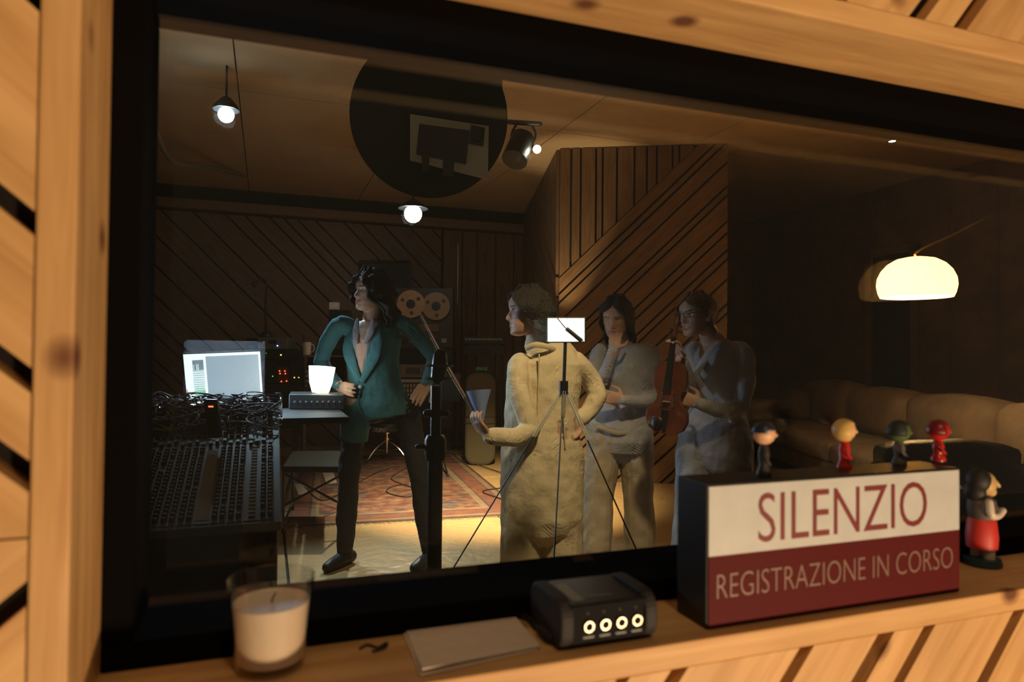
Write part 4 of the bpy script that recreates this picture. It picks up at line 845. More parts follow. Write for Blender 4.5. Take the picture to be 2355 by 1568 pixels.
# cables and papers on the floor
def cable(px, label, r=.005, z=.0165):
    P = [onz(u, v, z) for u, v in px]; o = MB().tube(P, r, 6, k=6).build('floor_cable', CB[0], None, origin=P[0]); tag(o, label, 'cable')
cable([(1020, 1062), (1080, 1064), (1150, 1086), (1188, 1100), (1172, 1118), (1110, 1130), (1160, 1150), (1195, 1178)], 'black cable looping from the music stand over the floor', .006)
cable([(935, 1075), (900, 1100), (940, 1118), (965, 1130), (935, 1142), (890, 1132), (905, 1118), (960, 1112), (1010, 1130)], 'black cable coiled in a loop on the rug')
cable([(700, 1120), (740, 1150), (790, 1130), (840, 1100), (870, 1085), (895, 1078)], 'black cable crossing the rug from the bench to the stool')
for i, (u0, v0, lab) in enumerate(((676, 1112, 'open magazine lying on the rug under the bench'), (741, 1086, 'white sheet lying on the rug behind the bench'))):
    P = [onz(u0+du, v0+dv, .012+.001) for du, dv in ((0, 0), (26, 2), (34, 24), (10, 26))]; o = MB().hexa(P, [p_+Z*.004 for p_ in P]).build('loose_sheet', mat('sheet_grey', (.42, .38, .34), .7), None, smooth=False, origin=P[0]); tag(o, lab, 'paper')
# sofa
SF = mat('sofa_cloth', (.36, .27, .17), .85, 0, .25, 25, .12, 6)
P0 = ond(2355, 930, 5.2); sdv = Vector((.356, .935, 0)).normalized(); sn = Vector((-.935, .356, 0)); SZT = P0.z; so = Vector((P0.x, P0.y, 0))
root = thing('sofa', 'long saggy beige sofa with soft cushions against the dark wall', 'sofa', so+sn*.4)
Ms = frame(sdv, sn, Z, so)
def cushion(name, lo, hi, puff=.03, m=SF, M_=Ms, root_=root):
    lo, hi = Vector(lo), Vector(hi); c_ = (lo+hi)/2; h_ = (hi-lo)/2; n = 9; mb = MB(); vs = {}
    bm = bmesh.new(); bmesh.ops.create_cube(bm, size=2); bmesh.ops.subdivide_edges(bm, edges=bm.edges[:], cuts=n, use_grid_fill=True)
    V = []; idx = {}
    for i, v in enumerate(bm.verts):
        p_ = v.co.copy(); idx[v] = i
        for ax_ in range(3):
            a_, b2 = p_[(ax_+1) % 3], p_[(ax_+2) % 3]
        q_ = Vector((p_.x*h_.x, p_.y*h_.y, p_.z*h_.z))
        rnd = min(h_)*.55
        inner = Vector([max(-h_[k]+rnd, min(h_[k]-rnd, q_[k])) for k in range(3)]); d2 = q_-inner
        if d2.length > 1e-6: q_ = inner+d2.normalized()*rnd
        sag = (1-p_.x**2)*(1-p_.y**2); q_.z += puff*sag*(1 if p_.z > 0 else 0); sag2 = (1-p_.x**2)*(1-p_.z**2); q_.y += puff*sag2*(1 if p_.y > 0 else -.3)
        q_ += Vector((1, 1, 1))*.012*noise.noise(Vector(c_)*3+q_*5)
        V.append(M_ @ (c_+q_))
    F = [tuple(idx[v] for v in f.verts) for f in bm.faces]; bm.free()
    return part(mb.add(V, F), name, m, root_)
cushion('base', (-1.25, -.05, .05), (3.55, .93, .26), 0)
for i in range(4): cushion('seat_cushion', (-1.2+i*1.17, .22, .25), (-1.2+i*1.17+1.16, .98, .45), .035)
for i in range(4): cushion('back_cushion', (-1.2+i*1.17, -.08, .42), (-1.2+i*1.17+1.16, .30, SZT+(.03 if i == 3 else 0)), .05)
cushion('arm', (3.48, -.05, .05), (3.78, .98, .66), .03)
for i, (a, b_, lab) in enumerate(((2.9, .5, 'soft brown pillow at the far end of the sofa'),)):
    r2 = thing('throw_pillow', lab, 'pillow', Ms @ Vector((a+.25, b_, .49)))
    cushion('pillow', (a, b_-.12, .49), (a+.5, b_+.12, .80), .05, mat('pillow_cloth', (.26, .17, .10), .85, 0, .25, 40), Ms, r2)
# low black armchair in front of the sofa
ch = base_at(ond(2260, 1050, 3.3)); root = thing('armchair', 'low black leather armchair standing in front of the sofa', 'armchair', ch); LEA = mat('black_leather', (.016, .014, .013), .4, 0, .2, 80)
zt3 = ond(2250, 1040, 3.3).z
Mch = frame(R0, -AW, Z, ch)
cushion('backrest', (-.36, -.36, .40), (.36, -.20, zt3), .03, LEA, Mch, root); cushion('seat', (-.28, -.30, .20), (.28, .36, .44), .03, LEA, Mch, root)
for s in (-1, 1): cushion('armrest', (min(s*.28, s*.40), -.34, .18), (max(s*.28, s*.40), .36, zt3-.10), .02, LEA, Mch, root)
for sx2 in (-1, 1):
    for sy2 in (-1, 1): part(MB().rod(Mch @ Vector((sx2*.30, sy2*.28, .001)), Mch @ Vector((sx2*.30, sy2*.28, .2)), .018), 'leg', BLACK, root)

# ================================================================== PEOPLE
SKIN = mat('skin', (.50, .29, .20), .5, 0, .05, 300); SKIN.node_tree.nodes['Principled BSDF'].inputs['Subsurface Weight'].default_value = .08; SKIN.node_tree.nodes['Principled BSDF'].inputs['Subsurface Radius'].default_value = (.012, .005, .003)
LIP = mat('lip', (.36, .13, .11), .45); EYE = mat('eye_dark', (.02, .014, .012), .2); BROW = mat('brow', (.07, .04, .025), .7); EYEW = mat('eye_white', (.55, .50, .46), .3)
def smooth01(x): x = max(0, min(1, x)); return x*x*(3-2*x)
def head_frame(chin, up, fwd):
    up = Vector(up).normalized(); fwd = Vector(fwd); fwd = (fwd-up*fwd.dot(up)).normalized(); side = fwd.cross(up)     # side = the person's right
    return frame(side, fwd, up, chin)
PR_Z = [0, .03, .08, .15, .22, .32, .45, .52, .60, .72, .84, .93, .985, 1.0]
PR_F = [.24, .345, .365, .350, .362, .355, .345, .335, .375, .365, .285, .165, .03, -.04]
PR_B = [.12, .04, -.06, -.14, -.22, -.34, -.425, -.445, -.455, -.45, -.39, -.27, -.14, -.07]
PR_W = [.06, .13, .20, .245, .275, .30, .33, .335, .345, .35, .31, .22, .10, .02]
def hp(th, z):
    """head surface in head heights; th = 0 at the front"""
    f, b_, w_ = np.interp(z, PR_Z, PR_F), np.interp(z, PR_Z, PR_B), np.interp(z, PR_Z, PR_W)
    cy, ry = (f+b_)/2, (f-b_)/2; e = 2.35
    c_, s_ = math.cos(th), math.sin(th); q = (abs(c_)**e+abs(s_)**e)**(-1/e); x, y = w_*s_*q, cy+ry*c_*q
    a = abs(th) if th <= math.pi else abs(th-2*math.pi)
    nose = math.exp(-(a/.17)**2)*np.interp(z, [.29, .325, .355, .40, .48, .56, .6], [0, .075, .115, .095, .045, .012, 0])
    nose += math.exp(-((a-.2)/.09)**2)*.018*math.exp(-((z-.345)/.03)**2)
    lips = math.exp(-(a/.36)**2)*(.020*math.exp(-((z-.245)/.018)**2)+.022*math.exp(-((z-.195)/.02)**2)-.008*math.exp(-((z-.22)/.007)**2)-.012*math.exp(-((z-.14)/.03)**2))
    sock = -.034*math.exp(-((a-.42)/.17)**2)*math.exp(-((z-.525)/.045)**2)
    cheek = .012*math.exp(-((a-.75)/.25)**2)*math.exp(-((z-.42)/.07)**2)
    d_ = nose+lips+sock+cheek; r_ = math.hypot(x, y-cy) or 1
    return x+d_*x/r_*(.4 if nose > .01 else 1), y+d_*(y-cy)/r_
def head_prims(prims, M, s, keys):
    nz_, nt_ = 66, 72; vs = []; fs = []; ms = []
    zs = [i/(nz_-1) for i in range(nz_)]
    for z in zs:
        for j in range(nt_):
            th = 2*math.pi*j/nt_; x, y = hp(th, z); vs.append(M @ Vector((x*s, y*s, z*s)))
    for i in range(nz_-1):
        for j in range(nt_):
            fs.append((i*nt_+j, i*nt_+(j+1) % nt_, (i+1)*nt_+(j+1) % nt_, (i+1)*nt_+j))
            z = (zs[i]+zs[i+1])/2; a = 2*math.pi*(j+.5)/nt_; a = min(a, 2*math.pi-a); k = 'skin'
            if .168 < z < .268 and a < .50*(1-abs(z-.22)/.12): k = 'lip'
            if .592 < z < .622 and .16 < a < .68: k = 'brow'
            if .505 < z < .548 and .26 < a < .56: k = 'eyew'
            if .508 < z < .546 and .35 < a < .47: k = 'eye'
            if .545 < z < .556 and .24 < a < .60: k = 'eye'
            ms.append(keys[k])
    fs.append(tuple(range(nt_-1, -1, -1))); ms.append(keys['skin']); fs.append(tuple((nz_-1)*nt_+j for j in range(nt_))); ms.append(keys['skin'])
    mb = MB(); mb.v = [tuple(v) for v in vs]; mb.f = fs; mb.m = ms; prims.append(mb)
    for sd_ in (-1, 1):                                            # ears
        e_ = [M @ Vector((sd_*(.345+o_)*s, y*s, z*s)) for o_, y, z in ((.0, -.02, .36), (.02, -.05, .44), (.035, -.075, .53), (.01, -.02, .57))]
        prims.append(MB().tube(e_, [(.012*s/.22, .012*s/.22*1.6)]*4, 8, keys['skin'], k=3))
def hand_prims(prims, wrist, d_, pn, s, key, curl=.5, flip=1):
    """palm and five separate fingers; d_ = along the hand, pn = out of the palm"""
    d_ = Vector(d_).normalized(); pn = Vector(pn); pn = (pn-d_*pn.dot(d_)).normalized(); ac = d_.cross(pn)*flip; wrist = Vector(wrist)
    prims.append(MB().tube([wrist-d_*.01*s, wrist+d_*.03*s, wrist+d_*.07*s, wrist+d_*.088*s], [(.024*s, .018*s), (.034*s, .016*s), (.041*s, .014*s), (.038*s, .011*s)], 14, key, side=ac))
    for i, (off, ln) in enumerate(((-.030, .066), (-.010, .074), (.011, .070), (.030, .056))):
        p_ = wrist+d_*.085*s+ac*off*s; dd = (d_+ac*off*1.5).normalized(); pts = [p_-dd*.02*s, p_]; a = 0
        for seg in (.45, .32, .23):
            a += curl*(.55 if seg == .45 else .8); p_ = p_+(dd*math.cos(a)+pn*math.sin(a))*ln*seg*s; pts.append(p_.copy())
        prims.append(MB().tube(pts, [.0095*s, .0095*s, .0088*s, .008*s, .0068*s], 8, key, k=2))
    p_ = wrist+d_*.02*s-ac*.03*s; t1 = (d_*.55-ac*.75+pn*.3).normalized(); t2 = (d_*.9-ac*.25+pn*.45).normalized()
    prims.append(MB().tube([p_+ac*.012*s, p_+t1*.032*s, p_+t1*.034*s+t2*.028*s, p_+t1*.034*s+t2*.052*s], [.014*s, .012*s, .0098*s, .0078*s], 8, key, k=2))
def fuse(name, prims, mats, root, voxel=.0048, recolor=None, smooth_it=3):
    big = MB()
    for p_ in prims: o_ = len(big.v); big.v += p_.v; big.f += [tuple(i+o_ for i in f) for f in p_.f]; big.m += p_.m
    tmp = big.build('tmp', mats, None, smooth=False)
    rm = tmp.modifiers.new('r', 'REMESH'); rm.mode = 'VOXEL'; rm.voxel_size = voxel; rm.adaptivity = 0
    sm = tmp.modifiers.new('s', 'SMOOTH'); sm.factor = .5; sm.iterations = smooth_it
    dg = bpy.context.evaluated_depsgraph_get(); me = bpy.data.meshes.new_from_object(tmp.evaluated_get(dg)); src = tmp.data
    kd = KDTree(len(src.polygons)); mi = [0]*len(src.polygons)
    for i, f in enumerate(src.polygons): kd.insert(f.center, i); mi[i] = f.material_index
    kd.balance(); bpy.data.objects.remove(tmp)
    me.materials.clear(); [me.materials.append(m_) for m_ in mats]
    out_ = []
    for f in me.polygons:
        c_ = f.center; k_ = mi[kd.find(c_)[1]]
        if recolor: k_ = recolor(c_, k_, f.normal)
        out_.append(k_)
    me.polygons.foreach_set('material_index', out_); me.polygons.foreach_set('use_smooth', [True]*len(me.polygons))
    mv = [0]*len(me.vertices)
    for f, k_ in zip(me.polygons, out_):
        if k_ in (5, 6, 7):
            for vi_ in f.vertices: mv[vi_] += 1
    nrm_ = [v.normal.copy() for v in me.vertices]
    for v in me.vertices:
        if mv[v.index] > 3:
            c_ = v.co; a_ = noise.noise(Vector((c_.x*11+c_.z*7, c_.y*11, c_.z*9)))+.6*noise.noise(Vector((c_.x*22, c_.y*22+c_.z*16, c_.z*8+5))); v.co = c_+nrm_[v.index]*(.0075*a_)
    org = root.location; co = np.zeros(len(me.vertices)*3); me.vertices.foreach_get('co', co); co = co.reshape(-1, 3)-np.array(org); me.vertices.foreach_set('co', co.ravel()); me.update()
    o = bpy.data.objects.new(name, me); COL.objects.link(o); o.parent = root; return o
def hair_part(root, M, s, mat_, rows, name='hair', amp=.03, freq=7, seed=0, nt_=90, thick=.03):
    """rows: (z, face opening angle, outward offset, y shift, sideways shift) in head heights, from the bottom up"""
    vs = []; fs = []; nz_ = 44; zz = [r_[0] for r_ in rows]
    for i in range(nz_):
        z = zz[0]+(zz[-1]-zz[0])*i/(nz_-1); op, of, ys, xs = [np.interp(z, zz, [r_[k] for r_ in rows]) for k in (1, 2, 3, 4)]
        for j in range(nt_+1):
            th = op+(2*math.pi-2*op)*j/nt_; zc_ = max(.18, min(.985, z)); x, y = hp(th, zc_)
            if z < .35:                                             # below the ears the hair hangs round the neck
                t_ = smooth01((.35-z)/.35); x = x*(1-t_)+.30*math.sin(th)*t_; y = y*(1-t_)+(-.14+.26*math.cos(th))*t_
            v_ = Vector((x, y+.04, 0)); rr_ = max(.001, v_.length); n_ = v_/rr_
            w_ = amp*(noise.noise(Vector((math.sin(th)*freq*.4+seed, math.cos(th)*freq*.4, z*freq*.55)))*1.2+.35*noise.noise(Vector((th*freq+seed, z*2.2, 3))))
            p_ = Vector((x, y, z))+n_*(of+w_)+Vector((xs, ys, 0))
            if z > .95: p_.z += of*.9*smooth01((z-.95)/.05)+w_*.5
            vs.append(M @ (p_*s))
    n1 = nt_+1
    for i in range(nz_-1):
        for j in range(nt_): fs.append((i*n1+j, i*n1+j+1, (i+1)*n1+j+1, (i+1)*n1+j))
    fs.append(tuple((nz_-1)*n1+j for j in range(n1)))
    o = part(MB().add(vs, fs), name, mat_, root); q_ = o.modifiers.new('s', 'SOLIDIFY'); q_.thickness = thick*s; q_.offset = -1; return o
def cloth(name, col, var=.15, rough=.85): return mat(name, col, rough, 0, .45, 16, var, 5)
def legs(prims, hips, knees, ankles, key, shoe, r=(.095, .07, .05), face=None):
    for h_, k_, a_ in zip(hips, knees, ankles):
        prims.append(MB().tube([h_+Z*.06, h_, (h_+k_)/2, k_, (k_+a_)/2, a_], [r[0]*.9, r[0], (r[0]+r[1])/2, r[1], (r[1]+r[2])/2+.006, r[2]], 16, key, k=3))
        f_ = Vector(face).normalized(); b_ = Vector((a_.x, a_.y, 0)); prims.append(MB().tube([b_-f_*.05+Z*.042, b_+f_*.05+Z*.040, b_+f_*.15+Z*.030], [.040, .042, .032], 12, shoe, k=2))

# ---------------- man in the teal coat
D = 4.0
def P(u, v, dy=0): return ond(u, v, D+dy)
TEALC = cloth('teal_cloth', (.045, .165, .20), .12); TROU = cloth('dark_trousers', (.018, .018, .022)); SHIRTM = cloth('pale_shirt', (.26, .24, .27)); SHOE = mat('dark_shoe', (.012, .011, .01), .5); HAIRD = mat('dark_hair', (.010, .007, .007), .75, 0, .6, 90)
KEY = dict(skin=0, lip=1, brow=2, eyew=3, eye=4, a=5, b=6, c=7, shoe=8)
def mset(a, b_, c_, brow=BROW, skin=SKIN): return [skin, LIP, brow, EYEW, EYE, a, b_, c_, SHOE]
rootm = thing('person', 'long-haired person in an open teal coat, hand on hip, beside the glowing table lamp', 'person', base_at(P(870, 900)))
pr = []; tf = (-AW*.95-R0*.25).normalized(); ts = Z.cross(tf)
pr.append(MB().tube([P(872, 958), P(868, 930), P(862, 880), P(858, 830), P(857, 780), P(857, 755), P(857, 738)], [(.20, .14), (.19, .135), (.155, .11), (.16, .115), (.175, .115), (.155, .085), (.08, .065)], 26, KEY['a'], k=3, side=ts, cap=False))
pr.append(MB().tube([P(868, 948), P(864, 925)], [(.15, .06), (.15, .09)], 20, KEY['b'], side=ts))
pr.append(MB().tube([P(822, 915, -.05), P(817, 965, -.06), P(814, 1014, -.06)], [(.09, .07), (.085, .075), (.08, .08)], 16, KEY['a'], side=ts, cap=False))
pr.append(MB().tube([P(857, 748), P(857, 722), P(860, 700)], [.062, .056, .056], 16, KEY['skin']))
pr.append(MB().tube([P(800, 750), P(778, 750, .0), P(752, 790, .04), P(738, 832, .05)], [.055, .056, .049, .043], 16, KEY['a'], k=3))
pr.append(MB().tube([P(738, 832, .05), P(757, 862, 0), P(780, 888, -.05)], [.043, .039, .033], 14, KEY['a'], k=3))
hand_prims(pr, P(779, 889, -.055), P(806, 897, -.16)-P(779, 889, -.055), Vector(AW), 1.0, KEY['skin'], .35, 1)
pr.append(MB().tube([P(912, 748), P(936, 750, 0), P(968, 783, .02), P(998, 822, .02)], [.055, .056, .049, .043], 16, KEY['a'], k=3))
pr.append(MB().tube([P(998, 822, .02), P(992, 850, -.05), P(982, 878, -.10)], [.043, .038, .033], 14, KEY['a'], k=3))
hand_prims(pr, P(982, 880, -.10), P(966, 905, -.16)-P(982, 880, -.10), Vector(AW), 1.0, KEY['skin'], .45, -1)
legs(pr, [P(816, 958), P(938, 958)], [P(802, 1110, -.03), P(968, 1110, -.02)], [Vector((*P(794, 1200).xy, .09)), Vector((*P(988, 1200).xy, .09))], KEY['b'], KEY['shoe'], (.076, .060, .047), tf-R0*.2)
HM = head_frame(P(850, 716, -.03), Z*1-tf*.05, -R0*.72-AW*.62); head_prims(pr, HM, .228, KEY)
neckp = P(857, 752)
def rec(c_, k_, n_):
    if k_ in (5,) and n_.dot(tf) > .15:
        q_ = c_-neckp; x = q_.dot(ts); z = -q_.z
        cxx = -.012-.03*z
        if z > -.06 and z < .32 and abs(x-cxx) < .075*(1-z/.32)+.002: return 0 if abs(x-cxx) < .055*(1-z/.30) and z < .30 else 7
    return k_
fuse('body', pr, mset(TEALC, TROU, SHIRTM), rootm, recolor=rec)
# lapels, button, pocket flap
def surf_strip(root, pts, w_, t_, mat_, name, side_=None):
    return part(MB().tube(pts, [(w_*(1 if 0 < i < len(pts)-1 else .45), t_) for i in range(len(pts))], 10, 0, k=3, side=side_ if side_ is not None else ts), name, mat_, root)
def fpt(x, z, out=.0): # point on the coat front: x along ts, z below the neck
    w_, dpt = np.interp(z, [0, .05, .12, .25, .36, .5], [.10, .17, .185, .175, .165, .19]), np.interp(z, [0, .05, .12, .25, .36, .5], [.075, .098, .122, .12, .115, .135])
    q_ = max(0., 1-(x/w_)**2)**.5; return neckp-Z*z+(P(862, 880)-neckp).dot(R0)*R0*min(1, z/.33)+ts*x+tf*(dpt*q_+out)
surf_strip(rootm, [fpt(-.075, -.01, .01), fpt(-.105, .10, .008), fpt(-.095, .18, .008), fpt(-.035, .31, .006)], .034, .006, TEALC, 'lapel'); surf_strip(rootm, [fpt(.07, -.01, .01), fpt(.075, .10, .008), fpt(.055, .18, .008), fpt(-.02, .315, .006)], .034, .006, TEALC, 'lapel')
part(MB().tube([fpt(-.028, .345, .0), fpt(-.028, .345, .010)], .012, 14), 'button', mat('button', (.55, .58, .65), .3), rootm)
part(MB().tube([fpt(-.03, .36, .004), fpt(-.035, .45, .006), P(852, 985, -.155)], .005, 8, k=3), 'front_edge', TEALC, rootm)
surf_strip(rootm, [fpt(-.15, .40, .006), fpt(-.08, .41, .008)], .02, .004, TEALC, 'pocket_flap', Z)
surf_strip(rootm, [fpt(-.05, -.045, .02), fpt(-.055, .03, .022), fpt(-.04, .10, .012)], .022, .004, SHIRTM, 'shirt_collar'); surf_strip(rootm, [fpt(.045, -.045, .02), fpt(.04, .03, .022), fpt(.01, .10, .012)], .022, .004, SHIRTM, 'shirt_collar')
hair_part(rootm, HM, .228, HAIRD, [(-.5, 1.35, .20, -.14, .0), (-.1, 1.15, .26, -.10, .0), (.2, 1.0, .25, -.06, 0), (.45, .92, .20, -.02, 0), (.65, .75, .16, 0, 0), (.78, .40, .13, 0, 0), (.86, .12, .11, 0, 0), (1.0, .02, .12, 0, 0)], amp=.11, freq=12, seed=2)

# ---------------- woman in the cream jacket
D = 3.3
CREAM = cloth('cream_cloth', (.62, .52, .34), .08); CREAM2 = cloth('cream_trousers', (.60, .50, .33), .08); HAIRB = mat('brown_hair', (.016, .011, .008), .75, 0, .6, 90); HAIRG = mat('grey_streak_hair', (.16, .14, .12), .5, 0, .6, 90)
rootw = thing('person', 'woman in a cream jacket seen from behind, face turned in profile, holding a bow', 'person', base_at(P(1245, 900)))
pr = []; tf = (-R0*.62+AW*.70).normalized(); ts = Z.cross(tf)
pr.append(MB().tube([P(1247, 1185), P(1247, 1110), P(1246, 1040), P(1244, 985), P(1246, 920), P(1252, 870), P(1256, 835), P(1252, 812), P(1238, 792)], [(.20, .15), (.205, .15), (.20, .145), (.18, .13), (.175, .125), (.18, .12), (.175, .11), (.13, .085), (.07, .06)], 28, KEY['a'], k=3, side=R0))
pr.append(MB().tube([P(1242, 800), P(1236, 778, -.01), P(1232, 750, -.01)], [.066, .054, .052], 16, KEY['skin']))
pr.append(MB().tube([P(1312, 832), P(1330, 840, .02), P(1358, 872, .05), P(1376, 908, .04)], [.055, .055, .05, .045], 16, KEY['a'], k=3))
pr.append(MB().tube([P(1376, 908, .04), P(1358, 940, .02), P(1338, 962, -.02)], [.045, .042, .037], 14, KEY['a'], k=3))
hand_prims(pr, P(1338, 963, -.02), P(1305, 978, -.05)-P(1338, 963, -.02), -AW, .95, KEY['skin'], .4, 1)
pr.append(MB().tube([P(1205, 838, -.03), P(1192, 842, -.08), P(1194, 905, -.14), P(1222, 985, -.16)], [.052, .053, .05, .046], 16, KEY['a'], k=3))
pr.append(MB().tube([P(1222, 985, -.16), P(1185, 1006, -.21), P(1130, 1004, -.24)], [.046, .044, .039], 14, KEY['a'], k=3))
HWR = P(1124, 1002, -.24)
hand_prims(pr, HWR, P(1094, 968, -.27)-HWR, R0*.6+AW*.5, .95, KEY['skin'], .75, -1)
legs(pr, [P(1205, 1085), P(1290, 1085)], [P(1200, 1250, -.02), P(1292, 1250)], [Vector((*P(1198, 1200, .0).xy, .09)), Vector((*P(1294, 1200).xy, .09))], KEY['b'], KEY['shoe'], (.115, .10, .095), tf)
HM = head_frame(P(1214, 772, -.02), Z-R0*.04, -R0*.96-AW*.22); head_prims(pr, HM, .235, KEY)
fuse('body', pr, mset(CREAM, CREAM2, CREAM), rootw)
# collar, back seam, hem and cuff
part(MB().tube([P(1210, 800, -.10), P(1232, 793, -.12), P(1262, 798, -.11), P(1282, 810, -.05)], [(.007, .014)]*4, 10, k=4, side=-AW), 'collar', CREAM, rootw)
for px in (((1240, 815), (1238, 900), (1236, 1000)), ((1300, 835), (1296, 920), (1300, 1030))): part(MB().tube([P(u, v, -.128+.0*i) for i, (u, v) in enumerate(px)], .0035, 6, k=4), 'seam', CREAM, rootw)
hair_part(rootw, HM, .235, HAIRB, [(-.22, 1.75, .04, -.04, 0), (.05, 1.45, .11, -.07, 0), (.25, 1.25, .15, -.08, 0), (.45, 1.1, .15, -.04, 0), (.62, .95, .12, 0, 0), (.76, .62, .075, 0, 0), (.87, .15, .07, .0, 0), (1.0, .02, .075, 0, 0)], amp=.05, freq=8, seed=5)
# violin bow and blue cone in her hand
bo = thing('violin_bow', 'long thin violin bow held up by the woman in cream', 'bow', P(1100, 965, -.27))
part(MB().tube([P(1112, 985, -.27), P(1030, 840, -.15), P(966, 716, -.05)], [.0055, .0042, .003], 8, k=5), 'stick', mat('bow_wood', (.22, .11, .045), .4), bo)
part(MB().tube([P(1104, 980, -.28), P(1026, 845, -.158), P(964, 721, -.055)], .0012, 5, k=3), 'hair', mat('bow_hair', (.55, .48, .36), .6), bo)
part(MB().tube([P(1110, 980, -.275), P(1100, 962, -.27)], .010, 8), 'frog', BLACK, bo)
cn_ = thing('paper_cone', 'pale blue paper cone held point down beside the violin bow', 'paper cone', P(1109, 972, -.27))
part(MB().tube([P(1110, 970, -.26), P(1104, 935, -.25), P(1101, 898, -.24)], [.004, .030, .056], 20, cap=False), 'cone', mat('blue_paper', (.20, .28, .55), .7), cn_)

# ---------------- woman with her hand at her chin
D = 3.9
GREYT = cloth('grey_white_knit', (.34, .34, .37), .1); BEIGE = cloth('beige_trousers', (.38, .31, .22), .1)
rooth = thing('person', 'dark-haired woman in a pale grey top touching her chin, other arm folded', 'person', base_at(P(1425, 900)))
pr = []; tf = (-AW*.92-R0*.35).normalized(); ts = Z.cross(tf)
pr.append(MB().tube([P(1424, 1010), P(1426, 980), P(1432, 930), P(1438, 880), P(1440, 840), P(1438, 812), P(1434, 798)], [(.19, .135), (.19, .13), (.155, .11), (.16, .12), (.175, .125), (.165, .10), (.08, .07)], 26, KEY['a'], k=3, side=ts))
pr.append(MB().tube([P(1435, 802), P(1430, 785, -.02), P(1424, 765, -.04)], [.058, .05, .05], 14, KEY['skin']))
pr.append(MB().tube([P(1392, 808), P(1378, 812), P(1368, 855, -.03), P(1374, 905, -.08)], [.05, .05, .045, .04], 14, KEY['a'], k=3))
pr.append(MB().tube([P(1374, 905, -.08), P(1392, 860, -.17), P(1410, 808, -.21)], [.04, .036, .03], 14, KEY['a'], k=3))
hand_prims(pr, P(1411, 806, -.21), P(1416, 770, -.17)-P(1411, 806, -.21), AW*.8+R0*.3, .92, KEY['skin'], .8, 1)
pr.append(MB().tube([P(1482, 808), P(1498, 814), P(1514, 862, -.02), P(1516, 908, -.04)], [.05, .05, .045, .04], 14, KEY['a'], k=3))
pr.append(MB().tube([P(1516, 908, -.04), P(1480, 922, -.15), P(1438, 920, -.20)], [.04, .036, .03], 14, KEY['a'], k=3))
hand_prims(pr, P(1436, 920, -.20), P(1398, 912, -.20)-P(1436, 920, -.20), AW, .92, KEY['skin'], .4, 1)
legs(pr, [P(1390, 1010), P(1462, 1010)], [P(1376, 1150, -.02), P(1468, 1150)], [Vector((*P(1370, 1150, -.02).xy, .09)), Vector((*P(1474, 1150).xy, .09))], KEY['b'], KEY['shoe'], (.105, .085, .085), tf)
HM = head_frame(P(1420, 774, -.07), Z-AW*.28-R0*.10, -AW*.80-R0*.42-Z*.2); head_prims(pr, HM, .215, KEY)
fuse('body', pr, mset(GREYT, BEIGE, GREYT), rooth)
part(MB().tube([P(1374, 990, -.10)+Z*.02, P(1424, 996, -.14), P(1478, 992, -.11)], [(.012, .004)]*3, 8, k=4, side=Z), 'waistband', BEIGE, rooth)
hair_part(rooth, HM, .215, HAIRD, [(-.45, 1.5, .10, -.10, .03), (-.1, 1.3, .13, -.06, .02), (.2, 1.15, .13, -.03, 0), (.45, 1.05, .11, 0, 0), (.65, .9, .09, 0, 0), (.78, .55, .08, 0, 0), (.87, .12, .08, 0, 0), (1.0, .02, .085, 0, 0)], amp=.06, freq=8, seed=9)

# ---------------- woman with glasses and a violin
D = 3.6
WRAP = cloth('white_wrap_top', (.40, .39, .42), .1); PALEP2 = cloth('pale_wide_trousers', (.34, .34, .37), .1); HAIRR = mat('auburn_hair', (.10, .035, .016), .5, 0, .6, 90)
rootv = thing('person', 'auburn-haired woman with glasses and white wrap top holding a violin', 'person', base_at(P(1645, 900)))
pr = []; tf = (-R0*.75-AW*.62).normalized(); ts = Z.cross(tf)
pr.append(MB().tube([P(1640, 1040), P(1644, 1000), P(1652, 940), P(1655, 885), P(1652, 840), P(1645, 806), P(1638, 786)], [(.20, .15), (.20, .15), (.155, .115), (.16, .12), (.165, .12), (.14, .095), (.07, .062)], 26, KEY['a'], k=3, side=ts))
pr.append(MB().tube([P(1638, 795), P(1632, 775, -.01), P(1626, 755, -.02)], [.058, .05, .05], 14, KEY['skin']))
pr.append(MB().tube([P(1690, 805, -.06), P(1708, 812, -.10), P(1716, 870, -.13), P(1704, 935, -.15)], [.05, .052, .047, .042], 14, KEY['a'], k=3))
pr.append(MB().tube([P(1704, 935, -.15), P(1660, 945, -.22), P(1614, 930, -.25)], [.042, .039, .033], 14, KEY['a'], k=3))
hand_prims(pr, P(1612, 929, -.25), P(1572, 915, -.22)-P(1612, 929, -.25), AW, .92, KEY['skin'], .45, 1)
pr.append(MB().tube([P(1600, 806, .06), P(1588, 815, .08), P(1580, 860, .02), P(1588, 900, -.06)], [.05, .05, .045, .04], 14, KEY['a'], k=3))
pr.append(MB().tube([P(1588, 900, -.06), P(1578, 860, -.13), P(1566, 826, -.17)], [.04, .036, .03], 14, KEY['a'], k=3))
hand_prims(pr, P(1566, 824, -.17), P(1556, 788, -.20)-P(1566, 824, -.17), -R0*.8-AW*.4, .92, KEY['skin'], .75, -1)
legs(pr, [P(1605, 1035), P(1682, 1035)], [P(1596, 1190, -.03), P(1684, 1190)], [Vector((*P(1590, 1150, -.02).xy, .09)), Vector((*P(1688, 1150).xy, .09))], KEY['b'], KEY['shoe'], (.115, .105, .105), tf)
HM = head_frame(P(1606, 772, -.03), Z-R0*.12, -R0*.90-AW*.42); head_prims(pr, HM, .220, KEY)
nk = P(1638, 786)
def rec2(c_, k_, n_):
    q_ = c_-nk; x = q_.dot(ts); z = -q_.z
    if k_ == 5 and n_.dot(tf) > .1 and -.05 < z < .17 and abs(x) < .07*(1-z/.17): return 0
    return k_
